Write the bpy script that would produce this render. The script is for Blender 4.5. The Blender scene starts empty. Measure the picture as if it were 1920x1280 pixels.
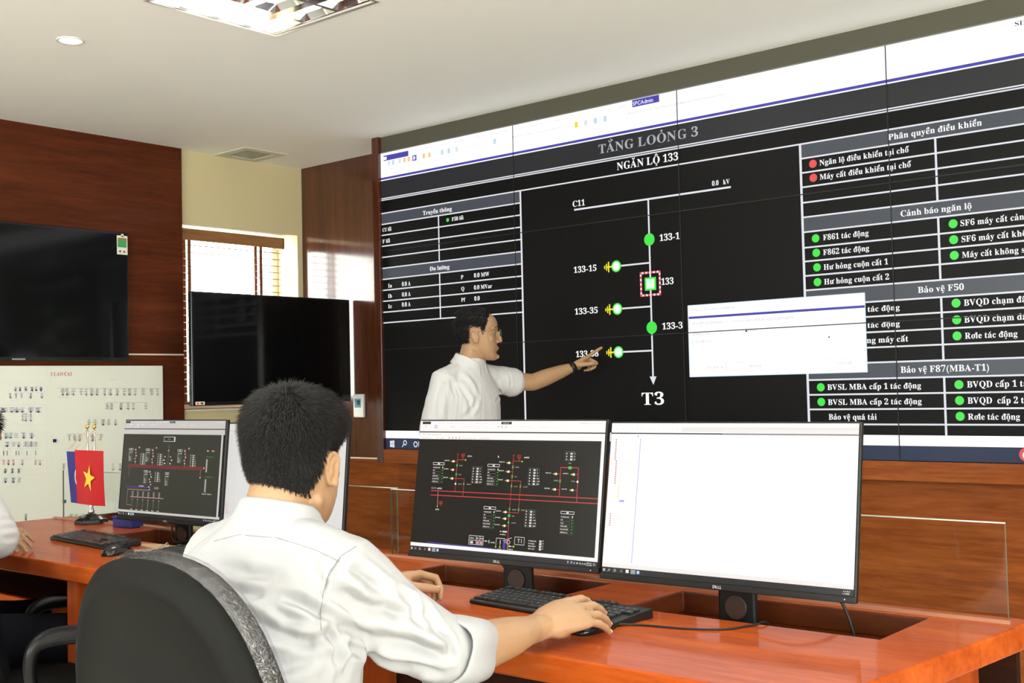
import bpy, bmesh, math, random, unicodedata
import numpy as np
from mathutils import Vector, Matrix, noise
from mathutils.bvhtree import BVHTree
V = Vector
SC = bpy.context.scene
COL = SC.collection
random.seed(7)

# ------------------------------------------------------------------ camera, sky, exposure
FPX, YAW, PIT, ROL = 2191.4, -0.7055, 0.0398, -0.0229
CAM = V((4.979, -4.696, 1.25))
FW = V((math.sin(YAW)*math.cos(PIT), math.cos(YAW)*math.cos(PIT), math.sin(PIT)))
R0 = V((math.cos(YAW), -math.sin(YAW), 0)); U0 = R0.cross(FW)
RT = R0*math.cos(ROL) + U0*math.sin(ROL); UP = -R0*math.sin(ROL) + U0*math.cos(ROL)
cd = bpy.data.cameras.new('camera'); cam = bpy.data.objects.new('camera', cd); COL.objects.link(cam)
cd.sensor_width = 36.0; cd.lens = 36.0*FPX/1920.0; cd.clip_start = 0.05
M3c = Matrix((RT, UP, -FW)).transposed(); cam.matrix_world = Matrix.Translation(CAM) @ M3c.to_4x4()
SC.camera = cam
W = bpy.data.worlds.new('world'); SC.world = W; W.use_nodes = True
bg = W.node_tree.nodes['Background']; bg.inputs[0].default_value = (1.0, 0.985, 0.945, 1); bg.inputs[1].default_value = 17.5
vs = SC.view_settings; vs.view_transform = 'Standard'; vs.look = 'None'; vs.gamma = 1.0; vs.exposure = 0.0; vs.use_curve_mapping = False
SC.cycles.max_bounces = 8; SC.cycles.diffuse_bounces = 5; SC.cycles.glossy_bounces = 4; SC.cycles.transparent_max_bounces = 12
SC.cycles.sample_clamp_indirect = 6.0; SC.cycles.use_denoising = True

def ray(x, y): return FW + RT*((x-960)/FPX) - UP*((y-640)/FPX)     # photo pixel -> direction
def on_x(x, y, X): d = ray(x, y); return CAM + d*((X-CAM.x)/d.x)
def on_y(x, y, Y): d = ray(x, y); return CAM + d*((Y-CAM.y)/d.y)
def on_z(x, y, Z): d = ray(x, y); return CAM + d*((Z-CAM.z)/d.z)

# ------------------------------------------------------------------ materials
MATS = {}
def nodes(name):
    m = bpy.data.materials.new(name); m.use_nodes = True; nt = m.node_tree
    return m, nt, nt.nodes['Principled BSDF']
def pm(name, col, rough=0.5, metal=0.0, spec=0.5, coat=0.0, em=None, es=0.0, sss=0.0, bump=0.0, bscale=200.0, bdist=0.001, var=0.0, vscale=8.0):
    if name in MATS: return MATS[name]
    m, nt, b = nodes(name)
    b.inputs['Base Color'].default_value = (*col, 1); b.inputs['Roughness'].default_value = rough
    b.inputs['Metallic'].default_value = metal; b.inputs['Specular IOR Level'].default_value = spec
    b.inputs['Coat Weight'].default_value = coat; b.inputs['Coat Roughness'].default_value = 0.08
    if em: b.inputs['Emission Color'].default_value = (*em, 1); b.inputs['Emission Strength'].default_value = es
    if sss:
        b.inputs['Subsurface Weight'].default_value = sss; b.inputs['Subsurface Radius'].default_value = (0.012, 0.005, 0.003); b.inputs['Subsurface Scale'].default_value = 0.6
    if bump or var:
        geo = nt.nodes.new('ShaderNodeTexCoord'); nz = nt.nodes.new('ShaderNodeTexNoise')
        nt.links.new(geo.outputs['Object'], nz.inputs['Vector'])
        if var:
            nz.inputs['Scale'].default_value = vscale; nz.inputs['Detail'].default_value = 4
            mx = nt.nodes.new('ShaderNodeMix'); mx.data_type = 'RGBA'
            mx.inputs[6].default_value = (*[c*(1-var) for c in col], 1); mx.inputs[7].default_value = (*[min(1, c*(1+var)) for c in col], 1)
            nt.links.new(nz.outputs[0], mx.inputs[0]); nt.links.new(mx.outputs[2], b.inputs['Base Color'])
        if bump:
            n2 = nt.nodes.new('ShaderNodeTexNoise'); n2.inputs['Scale'].default_value = bscale; n2.inputs['Detail'].default_value = 3
            nt.links.new(geo.outputs['Object'], n2.inputs['Vector'])
            bp = nt.nodes.new('ShaderNodeBump'); bp.inputs['Strength'].default_value = bump; bp.inputs['Distance'].default_value = bdist
            nt.links.new(n2.outputs[0], bp.inputs['Height']); nt.links.new(bp.outputs[0], b.inputs['Normal'])
    MATS[name] = m; return m
def wood(name, dark, mid, light, scale, rough=0.3, coat=0.3, spec=0.5):
    if name in MATS: return MATS[name]
    m, nt, b = nodes(name); N = nt.nodes; L = nt.links
    geo = N.new('ShaderNodeNewGeometry'); mp = N.new('ShaderNodeMapping'); mp.inputs['Scale'].default_value = scale
    L.new(geo.outputs['Position'], mp.inputs['Vector'])
    n1 = N.new('ShaderNodeTexNoise'); n1.inputs['Scale'].default_value = 1.0; n1.inputs['Detail'].default_value = 6; n1.inputs['Roughness'].default_value = 0.62; n1.inputs['Distortion'].default_value = 0.5
    L.new(mp.outputs[0], n1.inputs['Vector'])
    n2 = N.new('ShaderNodeTexNoise'); n2.inputs['Scale'].default_value = 5.5; n2.inputs['Detail'].default_value = 4; n2.inputs['Roughness'].default_value = 0.7
    L.new(mp.outputs[0], n2.inputs['Vector'])
    ad = N.new('ShaderNodeMath'); ad.operation = 'MULTIPLY_ADD'; ad.inputs[1].default_value = 0.45; L.new(n2.outputs[0], ad.inputs[0])
    ml = N.new('ShaderNodeMath'); ml.operation = 'MULTIPLY'; ml.inputs[1].default_value = 0.6; L.new(n1.outputs[0], ml.inputs[0]); L.new(ml.outputs[0], ad.inputs[2])
    cr = N.new('ShaderNodeValToRGB'); e = cr.color_ramp.elements
    e[0].position = 0.36; e[0].color = (*dark, 1); e[1].position = 0.70; e[1].color = (*light, 1)
    k = cr.color_ramp.elements.new(0.52); k.color = (*mid, 1)
    L.new(ad.outputs[0], cr.inputs[0]); L.new(cr.outputs[0], b.inputs['Base Color'])
    b.inputs['Roughness'].default_value = rough; b.inputs['Coat Weight'].default_value = coat; b.inputs['Coat Roughness'].default_value = 0.07
    b.inputs['Specular IOR Level'].default_value = spec
    MATS[name] = m; return m
def glassy(name, tint=(0.965, 0.985, 0.975), refl=0.08, rough=0.02):
    if name in MATS: return MATS[name]
    m = bpy.data.materials.new(name); m.use_nodes = True; nt = m.node_tree; nt.nodes.clear(); N = nt.nodes; L = nt.links
    tr = N.new('ShaderNodeBsdfTransparent'); tr.inputs[0].default_value = (*tint, 1)
    gl = N.new('ShaderNodeBsdfGlossy'); gl.inputs['Roughness'].default_value = rough
    fr = N.new('ShaderNodeFresnel'); fr.inputs[0].default_value = 1.45
    mx = N.new('ShaderNodeMixShader'); out = N.new('ShaderNodeOutputMaterial')
    ge = N.new('ShaderNodeNewGeometry'); sb = N.new('ShaderNodeMath'); sb.operation = 'SUBTRACT'; sb.inputs[0].default_value = 1.0; L.new(ge.outputs['Backfacing'], sb.inputs[1])
    mu = N.new('ShaderNodeMath'); mu.operation = 'MULTIPLY'; L.new(fr.outputs[0], mu.inputs[0]); L.new(sb.outputs[0], mu.inputs[1])
    L.new(mu.outputs[0], mx.inputs[0]); L.new(tr.outputs[0], mx.inputs[1]); L.new(gl.outputs[0], mx.inputs[2]); L.new(mx.outputs[0], out.inputs[0])
    MATS[name] = m; return m
def em(name, col, s=1.0, rough=0.35):
    return pm(name, (0.008, 0.008, 0.008), rough=rough, spec=0.25, em=col, es=s)

WOODL = wood('wood_panel_horizontal', (0.045, 0.010, 0.0035), (0.080, 0.018, 0.006), (0.125, 0.031, 0.010), (0.7, 0.7, 9.0), rough=0.34, coat=0.05, spec=0.12)
WOODB = wood('wood_panel_base', (0.14, 0.032, 0.008), (0.23, 0.060, 0.013), (0.33, 0.100, 0.024), (0.9, 0.9, 11.0), rough=0.32, coat=0.10, spec=0.12)
WOODV = wood('wood_panel_vertical', (0.034, 0.007, 0.0025), (0.060, 0.013, 0.004), (0.095, 0.023, 0.007), (13.0, 13.0, 0.7), rough=0.3, coat=0.75, spec=0.05)
DESK = wood('varnished_desk_wood', (0.245, 0.034, 0.005), (0.36, 0.062, 0.008), (0.46, 0.100, 0.015), (1.2, 9.0, 9.0), rough=0.38, coat=0.22, spec=0.06)
DESKV = wood('varnished_desk_side', (0.24, 0.036, 0.007), (0.36, 0.062, 0.011), (0.48, 0.095, 0.018), (9.0, 9.0, 1.1), rough=0.36, coat=0.3, spec=0.3)
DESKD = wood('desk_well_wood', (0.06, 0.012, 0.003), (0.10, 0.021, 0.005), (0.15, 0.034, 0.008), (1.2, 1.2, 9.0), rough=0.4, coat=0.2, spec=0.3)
WOODV.node_tree.nodes['Principled BSDF'].inputs['Coat IOR'].default_value = 1.85; WOODV.node_tree.nodes['Principled BSDF'].inputs['Coat Roughness'].default_value = 0.13
CREAM = pm('cream_wall_paint', (0.62, 0.54, 0.32), 0.7, bump=0.05, bscale=150)
CEIL = pm('ceiling_paint', (0.92, 0.935, 0.925), 0.8)
WHITEP = pm('white_plastic', (0.78, 0.80, 0.78), 0.4)
BLACKP = pm('black_plastic', (0.0075, 0.0075, 0.008), 0.42, spec=0.3, bump=0.1, bscale=900)
BLACKG = pm('black_gloss_plastic', (0.010, 0.010, 0.012), 0.18)
TVGLASS = pm('tv_screen_glass', (0.003, 0.0033, 0.0036), 0.09, spec=0.3)
KEYM = pm('key_plastic', (0.013, 0.014, 0.016), 0.36, spec=0.4)
ALU = pm('aluminium', (0.75, 0.75, 0.72), 0.3, metal=1.0)
STEEL = pm('polished_steel', (0.8, 0.8, 0.8), 0.12, metal=1.0)
GOLD = pm('gold_finial', (0.85, 0.60, 0.18), 0.25, metal=1.0)
TRIMW = pm('pale_trim', (0.80, 0.76, 0.66), 0.5)
GLASS = glassy('clear_glass')
BLIND = wood('blind_wood', (0.20, 0.09, 0.03), (0.29, 0.14, 0.05), (0.36, 0.18, 0.07), (9.0, 1.0, 20.0), rough=0.45, coat=0.1)
TAPE = pm('brown_blind_tape', (0.17, 0.06, 0.022), 0.8)
SKIN = pm('skin', (0.365, 0.215, 0.118), 0.48, spec=0.35, sss=0.12, var=0.08, vscale=30, bump=0.12, bscale=420)
LIP = pm('lip_skin', (0.42, 0.17, 0.12), 0.45)
NAIL = pm('nail', (0.78, 0.52, 0.40), 0.3)
HAIR = pm('black_hair', (0.007, 0.0065, 0.007), 0.40, spec=0.4)
STUBBLE = pm('shaved_hair', (0.035, 0.026, 0.022), 0.6)
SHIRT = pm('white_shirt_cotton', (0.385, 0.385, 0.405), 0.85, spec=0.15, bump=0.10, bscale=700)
SHIRT2 = pm('white_shirt_poplin', (0.53, 0.53, 0.545), 0.85, spec=0.15, bump=0.10, bscale=700)  # same white cloth, colour lifted to stand in for missing light
TROUS = pm('navy_trouser_cloth', (0.004, 0.0045, 0.0075), 0.85, spec=0.1, bump=0.1, bscale=500)
SHOE = pm('black_leather', (0.012, 0.011, 0.010), 0.35)
CHAIRG = pm('grey_chair_shell', (0.0085, 0.0086, 0.0080), 0.65, spec=0.08, bump=0.06, bscale=500)
CHAIRF = pm('black_chair_fabric', (0.006, 0.006, 0.0065), 0.85, spec=0.1, bump=0.3, bscale=600)
BLUEP = pm('blue_plastic', (0.016, 0.030, 0.24), 0.4)
REDC = pm('red_flag_cloth', (0.50, 0.006, 0.012), 0.6)
BLUEC = pm('blue_flag_cloth', (0.022, 0.025, 0.20), 0.6)
YEL = pm('yellow_emblem', (0.90, 0.66, 0.06), 0.6)
BOARDW = pm('white_board', (0.76, 0.79, 0.72), 0.25, coat=0.2)
PAPER = pm('paper', (0.80, 0.78, 0.72), 0.7)
TANP = pm('tan_paper', (0.50, 0.32, 0.19), 0.6)

# ------------------------------------------------------------------ mesh helpers
class MB:
    def __init__(s): s.v = []; s.f = []; s.m = []; s.sm = []
    def add(s, vs, fs, mi=0, sm=False):
        o = len(s.v); s.v.extend([tuple(p) for p in vs])
        for f in fs: s.f.append([i+o for i in f]); s.m.append(mi); s.sm.append(sm)
        return s
    def box(s, a, b, mi=0, M=None):
        x0, y0, z0 = a; x1, y1, z1 = b
        vs = [V(p) for p in ((x0,y0,z0),(x1,y0,z0),(x1,y1,z0),(x0,y1,z0),(x0,y0,z1),(x1,y0,z1),(x1,y1,z1),(x0,y1,z1))]
        if M is not None: vs = [M @ p for p in vs]
        return s.add(vs, [(0,3,2,1),(4,5,6,7),(0,1,5,4),(1,2,6,5),(2,3,7,6),(3,0,4,7)], mi)
    def rings(s, rings, mi=0, cap=True, closed=False, sm=True):
        n = len(rings[0]); o = len(s.v)
        for r in rings: s.v.extend([tuple(p) for p in r])
        m = len(rings)
        for i in range(m if closed else m-1):
            a = o+i*n; b = o+((i+1) % m)*n
            for j in range(n):
                k = (j+1) % n; s.f.append([a+j, a+k, b+k, b+j]); s.m.append(mi); s.sm.append(sm)
        if cap and not closed:
            s.f.append([o+j for j in range(n)][::-1]); s.m.append(mi); s.sm.append(False)
            s.f.append([o+(m-1)*n+j for j in range(n)]); s.m.append(mi); s.sm.append(False)
        return s
    def cyl(s, p0, p1, r0, r1=None, n=16, mi=0, cap=True):
        return s.tube([p0, p1], [r0, r0 if r1 is None else r1], n, mi, cap)
    def tube(s, pts, r, n=10, mi=0, cap=True, closed=False, ref=None):
        pts = [V(p) for p in pts]; m = len(pts); rs = r if isinstance(r, (list, tuple)) else [r]*m
        T = []
        for i in range(m):
            a = pts[(i-1) % m] if (closed or i > 0) else pts[i]; b = pts[(i+1) % m] if (closed or i < m-1) else pts[i]
            T.append((b-a).normalized())
        up = V(ref) if ref else (V((0,0,1)) if abs(T[0].z) < 0.9 else V((0,1,0)))
        rg = []; 
        for i in range(m):
            sd = T[i].cross(up); 
            if sd.length < 1e-6: sd = T[i].orthogonal()
            sd.normalize(); u = sd.cross(T[i]).normalized(); up = u
            ra, rb = rs[i] if isinstance(rs[i], (tuple, list)) else (rs[i], rs[i])
            rg.append([pts[i] + sd*(ra*math.cos(2*math.pi*k/n)) + u*(rb*math.sin(2*math.pi*k/n)) for k in range(n)])
        return s.rings(rg, mi, cap, closed)
    def limb(s, pts, r, n=16, mi=0, ref=None):                       # tube with rounded ends
        pts = [V(p) for p in pts]; rs = [x if isinstance(x, (tuple, list)) else (x, x) for x in r]
        d0 = (pts[0]-pts[1]).normalized(); d1 = (pts[-1]-pts[-2]).normalized()
        P = []; Rr = []
        m0 = min(rs[0]); m1 = min(rs[-1])
        for a in (80, 55, 28): c = math.radians(a); P.append(pts[0]+d0*m0*math.sin(c)); Rr.append((rs[0][0]*math.cos(c), rs[0][1]*math.cos(c)))
        P += pts; Rr += rs
        for a in (28, 55, 80): c = math.radians(a); P.append(pts[-1]+d1*m1*math.sin(c)); Rr.append((rs[-1][0]*math.cos(c), rs[-1][1]*math.cos(c)))
        return s.tube(P, Rr, n, mi, True, False, ref)
    def ell(s, c, r, M=None, nu=16, nv=10, mi=0):
        c = V(c); rg = []
        for i in range(1, nv):
            t = math.pi*i/nv; z = math.cos(t); q = math.sin(t)
            ring = [V((r[0]*q*math.cos(2*math.pi*k/nu), r[1]*q*math.sin(2*math.pi*k/nu), r[2]*z)) for k in range(nu)]
            rg.append([c + (M @ p if M is not None else p) for p in ring])
        return s.rings(rg[::-1], mi)
    def lathe(s, prof, M=None, n=24, mi=0, cap=True):                # profile (r,z)
        rg = [[V((r*math.cos(2*math.pi*k/n), r*math.sin(2*math.pi*k/n), z)) for k in range(n)] for r, z in prof]
        if M is not None: rg = [[M @ p for p in q] for q in rg]
        return s.rings(rg, mi, cap)
    def prism(s, poly, fn, mi=0):                                    # poly 2-D; fn(u,v,side 0/1) -> point
        n = len(poly); vs = [fn(u, v, 0) for u, v in poly] + [fn(u, v, 1) for u, v in poly]
        fs = [list(range(n))[::-1], [n+i for i in range(n)]] + [[i, (i+1) % n, n+(i+1) % n, n+i] for i in range(n)]
        return s.add(vs, fs, mi)
    def mesh(s, name='tmp', base=None):
        me = bpy.data.meshes.new(name); vs = s.v
        if base is not None: vs = [(p[0]-base[0], p[1]-base[1], p[2]-base[2]) for p in vs]
        me.from_pydata(vs, [], s.f); me.polygons.foreach_set('material_index', s.m); me.polygons.foreach_set('use_smooth', s.sm)
        me.update(); return me
    def build(s, name, mats, parent=None, smooth=None, bevel=0.0, seg=2, base=None, loc=None, fix=False):
        me = s.mesh(name, base)
        for m in (mats if isinstance(mats, (list, tuple)) else [mats]): me.materials.append(m)
        if smooth is not None: me.polygons.foreach_set('use_smooth', [smooth]*len(me.polygons))
        if fix:
            b = bmesh.new(); b.from_mesh(me); bmesh.ops.recalc_face_normals(b, faces=b.faces); b.to_mesh(me); b.free()
        return link(name, me, parent, bevel, seg, loc if loc is not None else base)
def link(name, me, parent=None, bevel=0.0, seg=2, loc=None):
    o = bpy.data.objects.new(name, me); COL.objects.link(o)
    if parent is not None: o.parent = parent
    elif loc is not None: o.location = loc
    if bevel:
        md = o.modifiers.new('bevel', 'BEVEL'); md.width = bevel; md.segments = seg; md.limit_method = 'ANGLE'; md.angle_limit = 0.6
        for p in me.polygons: p.use_smooth = True
        md.harden_normals = False
        w = o.modifiers.new('wn', 'WEIGHTED_NORMAL'); w.keep_sharp = True
    return o
def tag(o, label, cat, group=None, kind=None):
    if label: o['label'] = label
    if cat: o['category'] = cat
    if group: o['group'] = group
    if kind: o['kind'] = kind
    return o
def struct(o): o['kind'] = 'structure'; return o
def thing(name, label, cat, loc=(0,0,0), rz=0.0, group=None):
    o = bpy.data.objects.new(name, None); COL.objects.link(o); o.empty_display_size = 0.05
    o.location = loc; o.rotation_euler = (0, 0, rz); return tag(o, label, cat, group)
def copy_tree(o, parent=None):
    c = o.copy(); COL.objects.link(c)
    if parent is not None: c.parent = parent
    for ch in list(o.children): copy_tree(ch, c)
    return c
def slab(xc, yc, holes, z0, z1, mb, mi=0, warp=None, side=True):                # grid slab with rectangular holes
    nx, ny = len(xc)-1, len(yc)-1
    solid = lambda i, j: 0 <= i < nx and 0 <= j < ny and not any(h[0]-1e-6 <= xc[i] and xc[i+1] <= h[2]+1e-6 and h[1]-1e-6 <= yc[j] and yc[j+1] <= h[3]+1e-6 for h in holes)
    w = warp or (lambda x, y: (x, y)); idx = {}
    def vid(i, j, t):
        k = (i, j, t)
        if k not in idx: x, y = w(xc[i], yc[j]); idx[k] = len(mb.v); mb.v.append((x, y, z1 if t else z0))
        return idx[k]
    inside = lambda i, j: 0 <= i < nx and 0 <= j < ny
    def fc(l, k=0): mb.f.append(l); mb.m.append(mi+k); mb.sm.append(False)
    for i in range(nx):
        for j in range(ny):
            if not solid(i, j): continue
            a, b, c, d = (i,j), (i+1,j), (i+1,j+1), (i,j+1)
            fc([vid(*a,1), vid(*b,1), vid(*c,1), vid(*d,1)]); fc([vid(*d,0), vid(*c,0), vid(*b,0), vid(*a,0)])
            for (p, q, di, dj) in ((a,b,0,-1),(b,c,1,0),(c,d,0,1),(d,a,-1,0)):
                if not solid(i+di, j+dj): fc([vid(*p,0), vid(*q,0), vid(*q,1), vid(*p,1)], 1 if inside(i+di, j+dj) and side else 0)
    return mb

# ------------------------------------------------------------------ lettering
GL = {}
def glyph(ch):
    if ch in GL: return GL[ch]
    c = bpy.data.curves.new('glyph', 'FONT'); c.body = ch; c.size = 1; c.resolution_u = 3
    o = bpy.data.objects.new('glyph', c); COL.objects.link(o)
    dg = bpy.context.evaluated_depsgraph_get(); dg.update()
    me = bpy.data.meshes.new_from_object(o.evaluated_get(dg))
    vs = [(v.co.x, v.co.y) for v in me.vertices]; fs = [list(p.vertices) for p in me.polygons]
    bpy.data.objects.remove(o); bpy.data.curves.remove(c); bpy.data.meshes.remove(me)
    w = max([p[0] for p in vs], default=0.25); GL[ch] = (vs, fs, w); return GL[ch]
def serif(ch):
    if 'A' <= ch <= 'Z': return chr(0x1D400+ord(ch)-65)
    if 'a' <= ch <= 'z': return chr(0x1D41A+ord(ch)-97)
    if ch.isdigit(): return chr(0x1D7CE+ord(ch)-48)
    return ch
def stroke(pts, w):
    vs = []; fs = []
    for (x0, y0), (x1, y1) in zip(pts, pts[1:]):
        dx, dy = x1-x0, y1-y0; l = math.hypot(dx, dy) or 1; nx, ny = -dy/l*w/2, dx/l*w/2; ex, ey = dx/l*w*0.3, dy/l*w*0.3
        o = len(vs); vs += [(x0+nx-ex, y0+ny-ey), (x1+nx+ex, y1+ny+ey), (x1-nx+ex, y1-ny+ey), (x0-nx-ex, y0-ny-ey)]; fs.append([o, o+1, o+2, o+3])
    return vs, fs
ACC = {'\u0300': [[(-.10,.13),(.07,.0)]], '\u0301': [[(.10,.13),(-.07,.0)]], '\u0302': [[(-.14,0),(0,.12),(.14,0)]], '\u0306': [[(-.13,.12),(-.07,.02),(.07,.02),(.13,.12)]],
       '\u0303': [[(-.14,.02),(-.06,.10),(.06,.03),(.14,.11)]], '\u0309': [[(-.05,.14),(.05,.14),(.05,.08),(0,.05),(0,.0)]]}
def layout(txt, bold_serif=True):
    out = []; x = 0.0
    for ch in txt:
        if ch == ' ': x += 0.27; continue
        dec = unicodedata.normalize('NFD', ch); b = dec[0]; marks = dec[1:]; bar = False
        if b in 'đĐ': bar = True; b = 'd' if b == 'đ' else 'D'
        if marks and b == 'i': pass
        vs, fs, w = glyph(serif(b) if bold_serif else b)
        x0 = min(p[0] for p in vs); top = max(p[1] for p in vs); cx = (x0+w)/2
        out.append(([(p[0]+x, p[1]) for p in vs], fs))
        k = 0
        for mk in marks:
            if mk == '\u0323': sv, sf = stroke([(cx-.05, -.14), (cx+.05, -.14)], .1)
            elif mk == '\u031b': sv, sf = stroke([(w-.05, top-.06), (w+.05, top+.02), (w+.04, top+.1)], .07)
            else:
                sv = []; sf = []
                oy = top+.06+(0.09 if k else 0); ox = 0.13 if k else 0.0
                for pl in ACC.get(mk, []):
                    a, f = stroke([(cx+ox+px, oy+py) for px, py in pl], .075); sf += [[i+len(sv) for i in q] for q in f]; sv += a
                k += 1
            out.append(([(p[0]+x, p[1]) for p in sv], sf))
        if bar: sv, sf = stroke([(w*0.45, .56), (w*1.05, .56)] if b == 'd' else [(-.02, .35), (.3, .35)], .07); out.append(([(p[0]+x, p[1]) for p in sv], sf))
        x += w + 0.045
    return out, max(x-0.045, 0.1)

class G2:                                                            # flat graphics drawn on a screen or board
    def __init__(s, fn, step): s.fn = fn; s.mb = MB(); s.mats = []; s.step = step
    def mi(s, m):
        if m not in s.mats: s.mats.append(m)
        return s.mats.index(m)
    def poly(s, pts, m, layer): s.mb.add([s.fn(u, v, layer*s.step) for u, v in pts], [list(range(len(pts)))], s.mi(m))
    def rect(s, u0, v0, u1, v1, m, layer=1): s.poly([(u0,v0),(u1,v0),(u1,v1),(u0,v1)], m, layer)
    def line(s, u0, v0, u1, v1, w, m, layer=2):
        l = math.hypot(u1-u0, v1-v0) or 1; nx, ny = -(v1-v0)/l*w/2, (u1-u0)/l*w/2
        s.poly([(u0+nx,v0+ny),(u1+nx,v1+ny),(u1-nx,v1-ny),(u0-nx,v0-ny)], m, layer)
    def frame(s, u0, v0, u1, v1, w, m, layer=2):
        for a in ((u0,v0,u1,v0),(u1,v0,u1,v1),(u1,v1,u0,v1),(u0,v1,u0,v0)): s.line(*a, w, m, layer)
    def disc(s, u, v, r, m, layer=3, n=20, rv=None): s.poly([(u+r*math.cos(2*math.pi*k/n), v+(rv or r)*math.sin(2*math.pi*k/n)) for k in range(n)], m, layer)
    def ring(s, u, v, r, w, m, layer=3, n=20):
        for k in range(n):
            a, b = 2*math.pi*k/n, 2*math.pi*(k+1)/n
            s.poly([(u+r*math.cos(a), v+r*math.sin(a)), (u+r*math.cos(b), v+r*math.sin(b)), (u+(r-w)*math.cos(b), v+(r-w)*math.sin(b)), (u+(r-w)*math.cos(a), v+(r-w)*math.sin(a))], m, layer)
    def text(s, txt, u, v, width, cap, m, layer=4, sf=True):
        gl, w = layout(txt, sf); sx = width/w if width else cap/0.69; sy = cap/0.69
        for vs, fs in gl: s.mb.add([s.fn(u+p[0]*sx, v+p[1]*sy, layer*s.step) for p in vs], fs, s.mi(m))
    def blur(s, u, v, width, h, m, layer=3, seed=None):               # unreadably small lettering: a run of tiny marks
        rnd = random.Random(seed if seed is not None else int(u*7+v*13)); x = u
        while x < u+width-0.2*h:
            w = h*rnd.uniform(0.25, 0.55); hh = h*rnd.uniform(0.6, 1.0); s.rect(x, v, min(x+w, u+width), v+hh, m, layer); x += w+h*rnd.choice((0.18, 0.18, 0.18, 0.5))
    def build(s, name, parent): return s.mb.build(name, s.mats, parent)

# ------------------------------------------------------------------ room shell
ZC, XL, YB = 2.7355, -1.0687, 0.285
XR, YF = 8.6, -8.4
FLOORM = pm('floor_tiles', (0.74, 0.70, 0.62), 0.25, var=0.1, vscale=3)
m = MB(); m.box((-1.4, YF-.2, -.1), (XR+.2, .5, 0)); struct(m.build('floor', FLOORM))
TROFF = [(1.15, -2.264), (3.55, -2.264), (5.95, -2.264), (1.15, -4.664), (3.55, -4.664), (5.95, -4.664), (3.55, -7.064), (5.95, -7.064)]   # 0.6 m squares
holes = [(x, y, x+.6, y+.6) for x, y in TROFF]
xs = sorted({-1.4, XR+.2} | {h[0] for h in holes} | {h[2] for h in holes}); ys = sorted({YF-.2, .5} | {h[1] for h in holes} | {h[3] for h in holes})
m = slab(xs, ys, holes, ZC, ZC+.10, MB(), side=False); struct(m.build('ceiling', CEIL))
# left wall: wood cladding with the pale strip, then the cream bay with the window
m = MB(); m.box((-1.34, YF, 0), (-1.045, -.652, ZC)); struct(m.build('wall_left', WOODL))
m = MB(); m.box((-1.046, YF, 1.490), (-1.0435, -.652, 1.498)); struct(m.build('trim_1', TRIMW))
WY0, WY1, WZ0, WZ1 = -.64, .243, 1.165, 2.287
m = MB()
for a, b in (((-.652, 0), (.40, WZ0)), ((-.652, WZ1), (.40, ZC)), ((-.652, WZ0), (WY0, WZ1)), ((WY1, WZ0), (.40, WZ1))):
    m.box((-1.34, a[0], a[1]), (XL, b[0], b[1]))
struct(m.build('wall_corner', CREAM))
m = MB(); m.box((-1.30, WY0, WZ0-.012), (XL+.012, WY1, WZ0)); struct(m.build('trim_3', TRIMW, bevel=.003))
# window frame and pane
win = struct(thing('window_1', None, None, (0, 0, 0))); 
m = MB(); fx0, fx1 = -1.315, -1.275
for a, b in (((WY0, WZ0), (WY0+.045, WZ1)), ((WY1-.045, WZ0), (WY1, WZ1)), ((WY0+.045, WZ0), (WY1-.045, WZ0+.05)), ((WY0+.045, WZ1-.05), (WY1-.045, WZ1))):
    m.box((fx0, a[0], a[1]), (fx1, b[0], b[1]))
m.build('window_frame', WHITEP, win, bevel=.003)
m = MB(); m.box((-1.297, WY0+.04, WZ0+.04), (-1.292, WY1-.04, WZ1-.04)); m.build('window_pane', GLASS, win)
# back wall
m = MB(); m.box((XL-.02, YB, .833), (XR+.1, .42, ZC)); m.box((XL-.02, YB, 0), (-.03, .42, .833), 1); m.box((-.03, .13, 0), (XR+.1, .42, .833), 1)
struct(m.build('wall_back', [WOODV, WOODB]))
m = MB(); m.box((XL, YB-.002, .829), (-.06, YB+.001, .838)); struct(m.build('trim_2', TRIMW))
def bay_wall(name, wins, M, w0, w1, n0):                                # unseen wall behind or beside the camera; windows added to brighten the room
    m = MB(); cut = sorted({w0, w1} | {w[0] for w in wins} | {w[1] for w in wins})
    for a, b in zip(cut, cut[1:]):
        for z0, z1 in (((0, .85), (2.35, ZC)) if (a, b) in wins else ((0, ZC),)): m.box((a, 0, z0), (b, .15, z1), 0, M)
    struct(m.build(name, CREAM))
    for k, (a, b) in enumerate(wins):
        c = M @ V(((a+b)/2, 0, .85)); w = struct(thing('window_%d' % (n0+k), None, None, c)); o = tuple(c); m = MB(); n = max(2, round((b-a)/1.4))
        for i in range(n+1): x = a+(b-a)*i/n; m.box((max(a, x-.03), .05, .85), (min(b, x+.03), .10, 2.35), 0, M)
        for z in (.85, 2.30):
            for i in range(n): m.box((a+(b-a)*i/n+.03, .05, z), (a+(b-a)*(i+1)/n-.03, .10, z+.05), 0, M)
        m.build('window_frame', WHITEP, w, base=o)
        m = MB(); m.box((a+.01, .073, .87), (b-.01, .078, 2.33), 0, M); m.build('window_pane', GLASS, w, base=o)
        ld = bpy.data.lights.new('window_portal', 'AREA'); ld.shape = 'RECTANGLE'; ld.size = b-a; ld.size_y = 1.5; ld.cycles.is_portal = True
        lo = bpy.data.objects.new('window_portal', ld); COL.objects.link(lo); lo.matrix_world = Matrix.Translation(M @ V(((a+b)/2, .12, 1.6))) @ M.to_3x3().to_4x4() @ Matrix.Rotation(-math.pi/2, 4, 'X')
bay_wall('wall_front', [(.2, 2.9), (3.7, 6.4)], Matrix.Translation((0, YF, 0)) @ Matrix.Diagonal((1, -1, 1, 1)), -1.34, XR+.15, 2)
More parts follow.
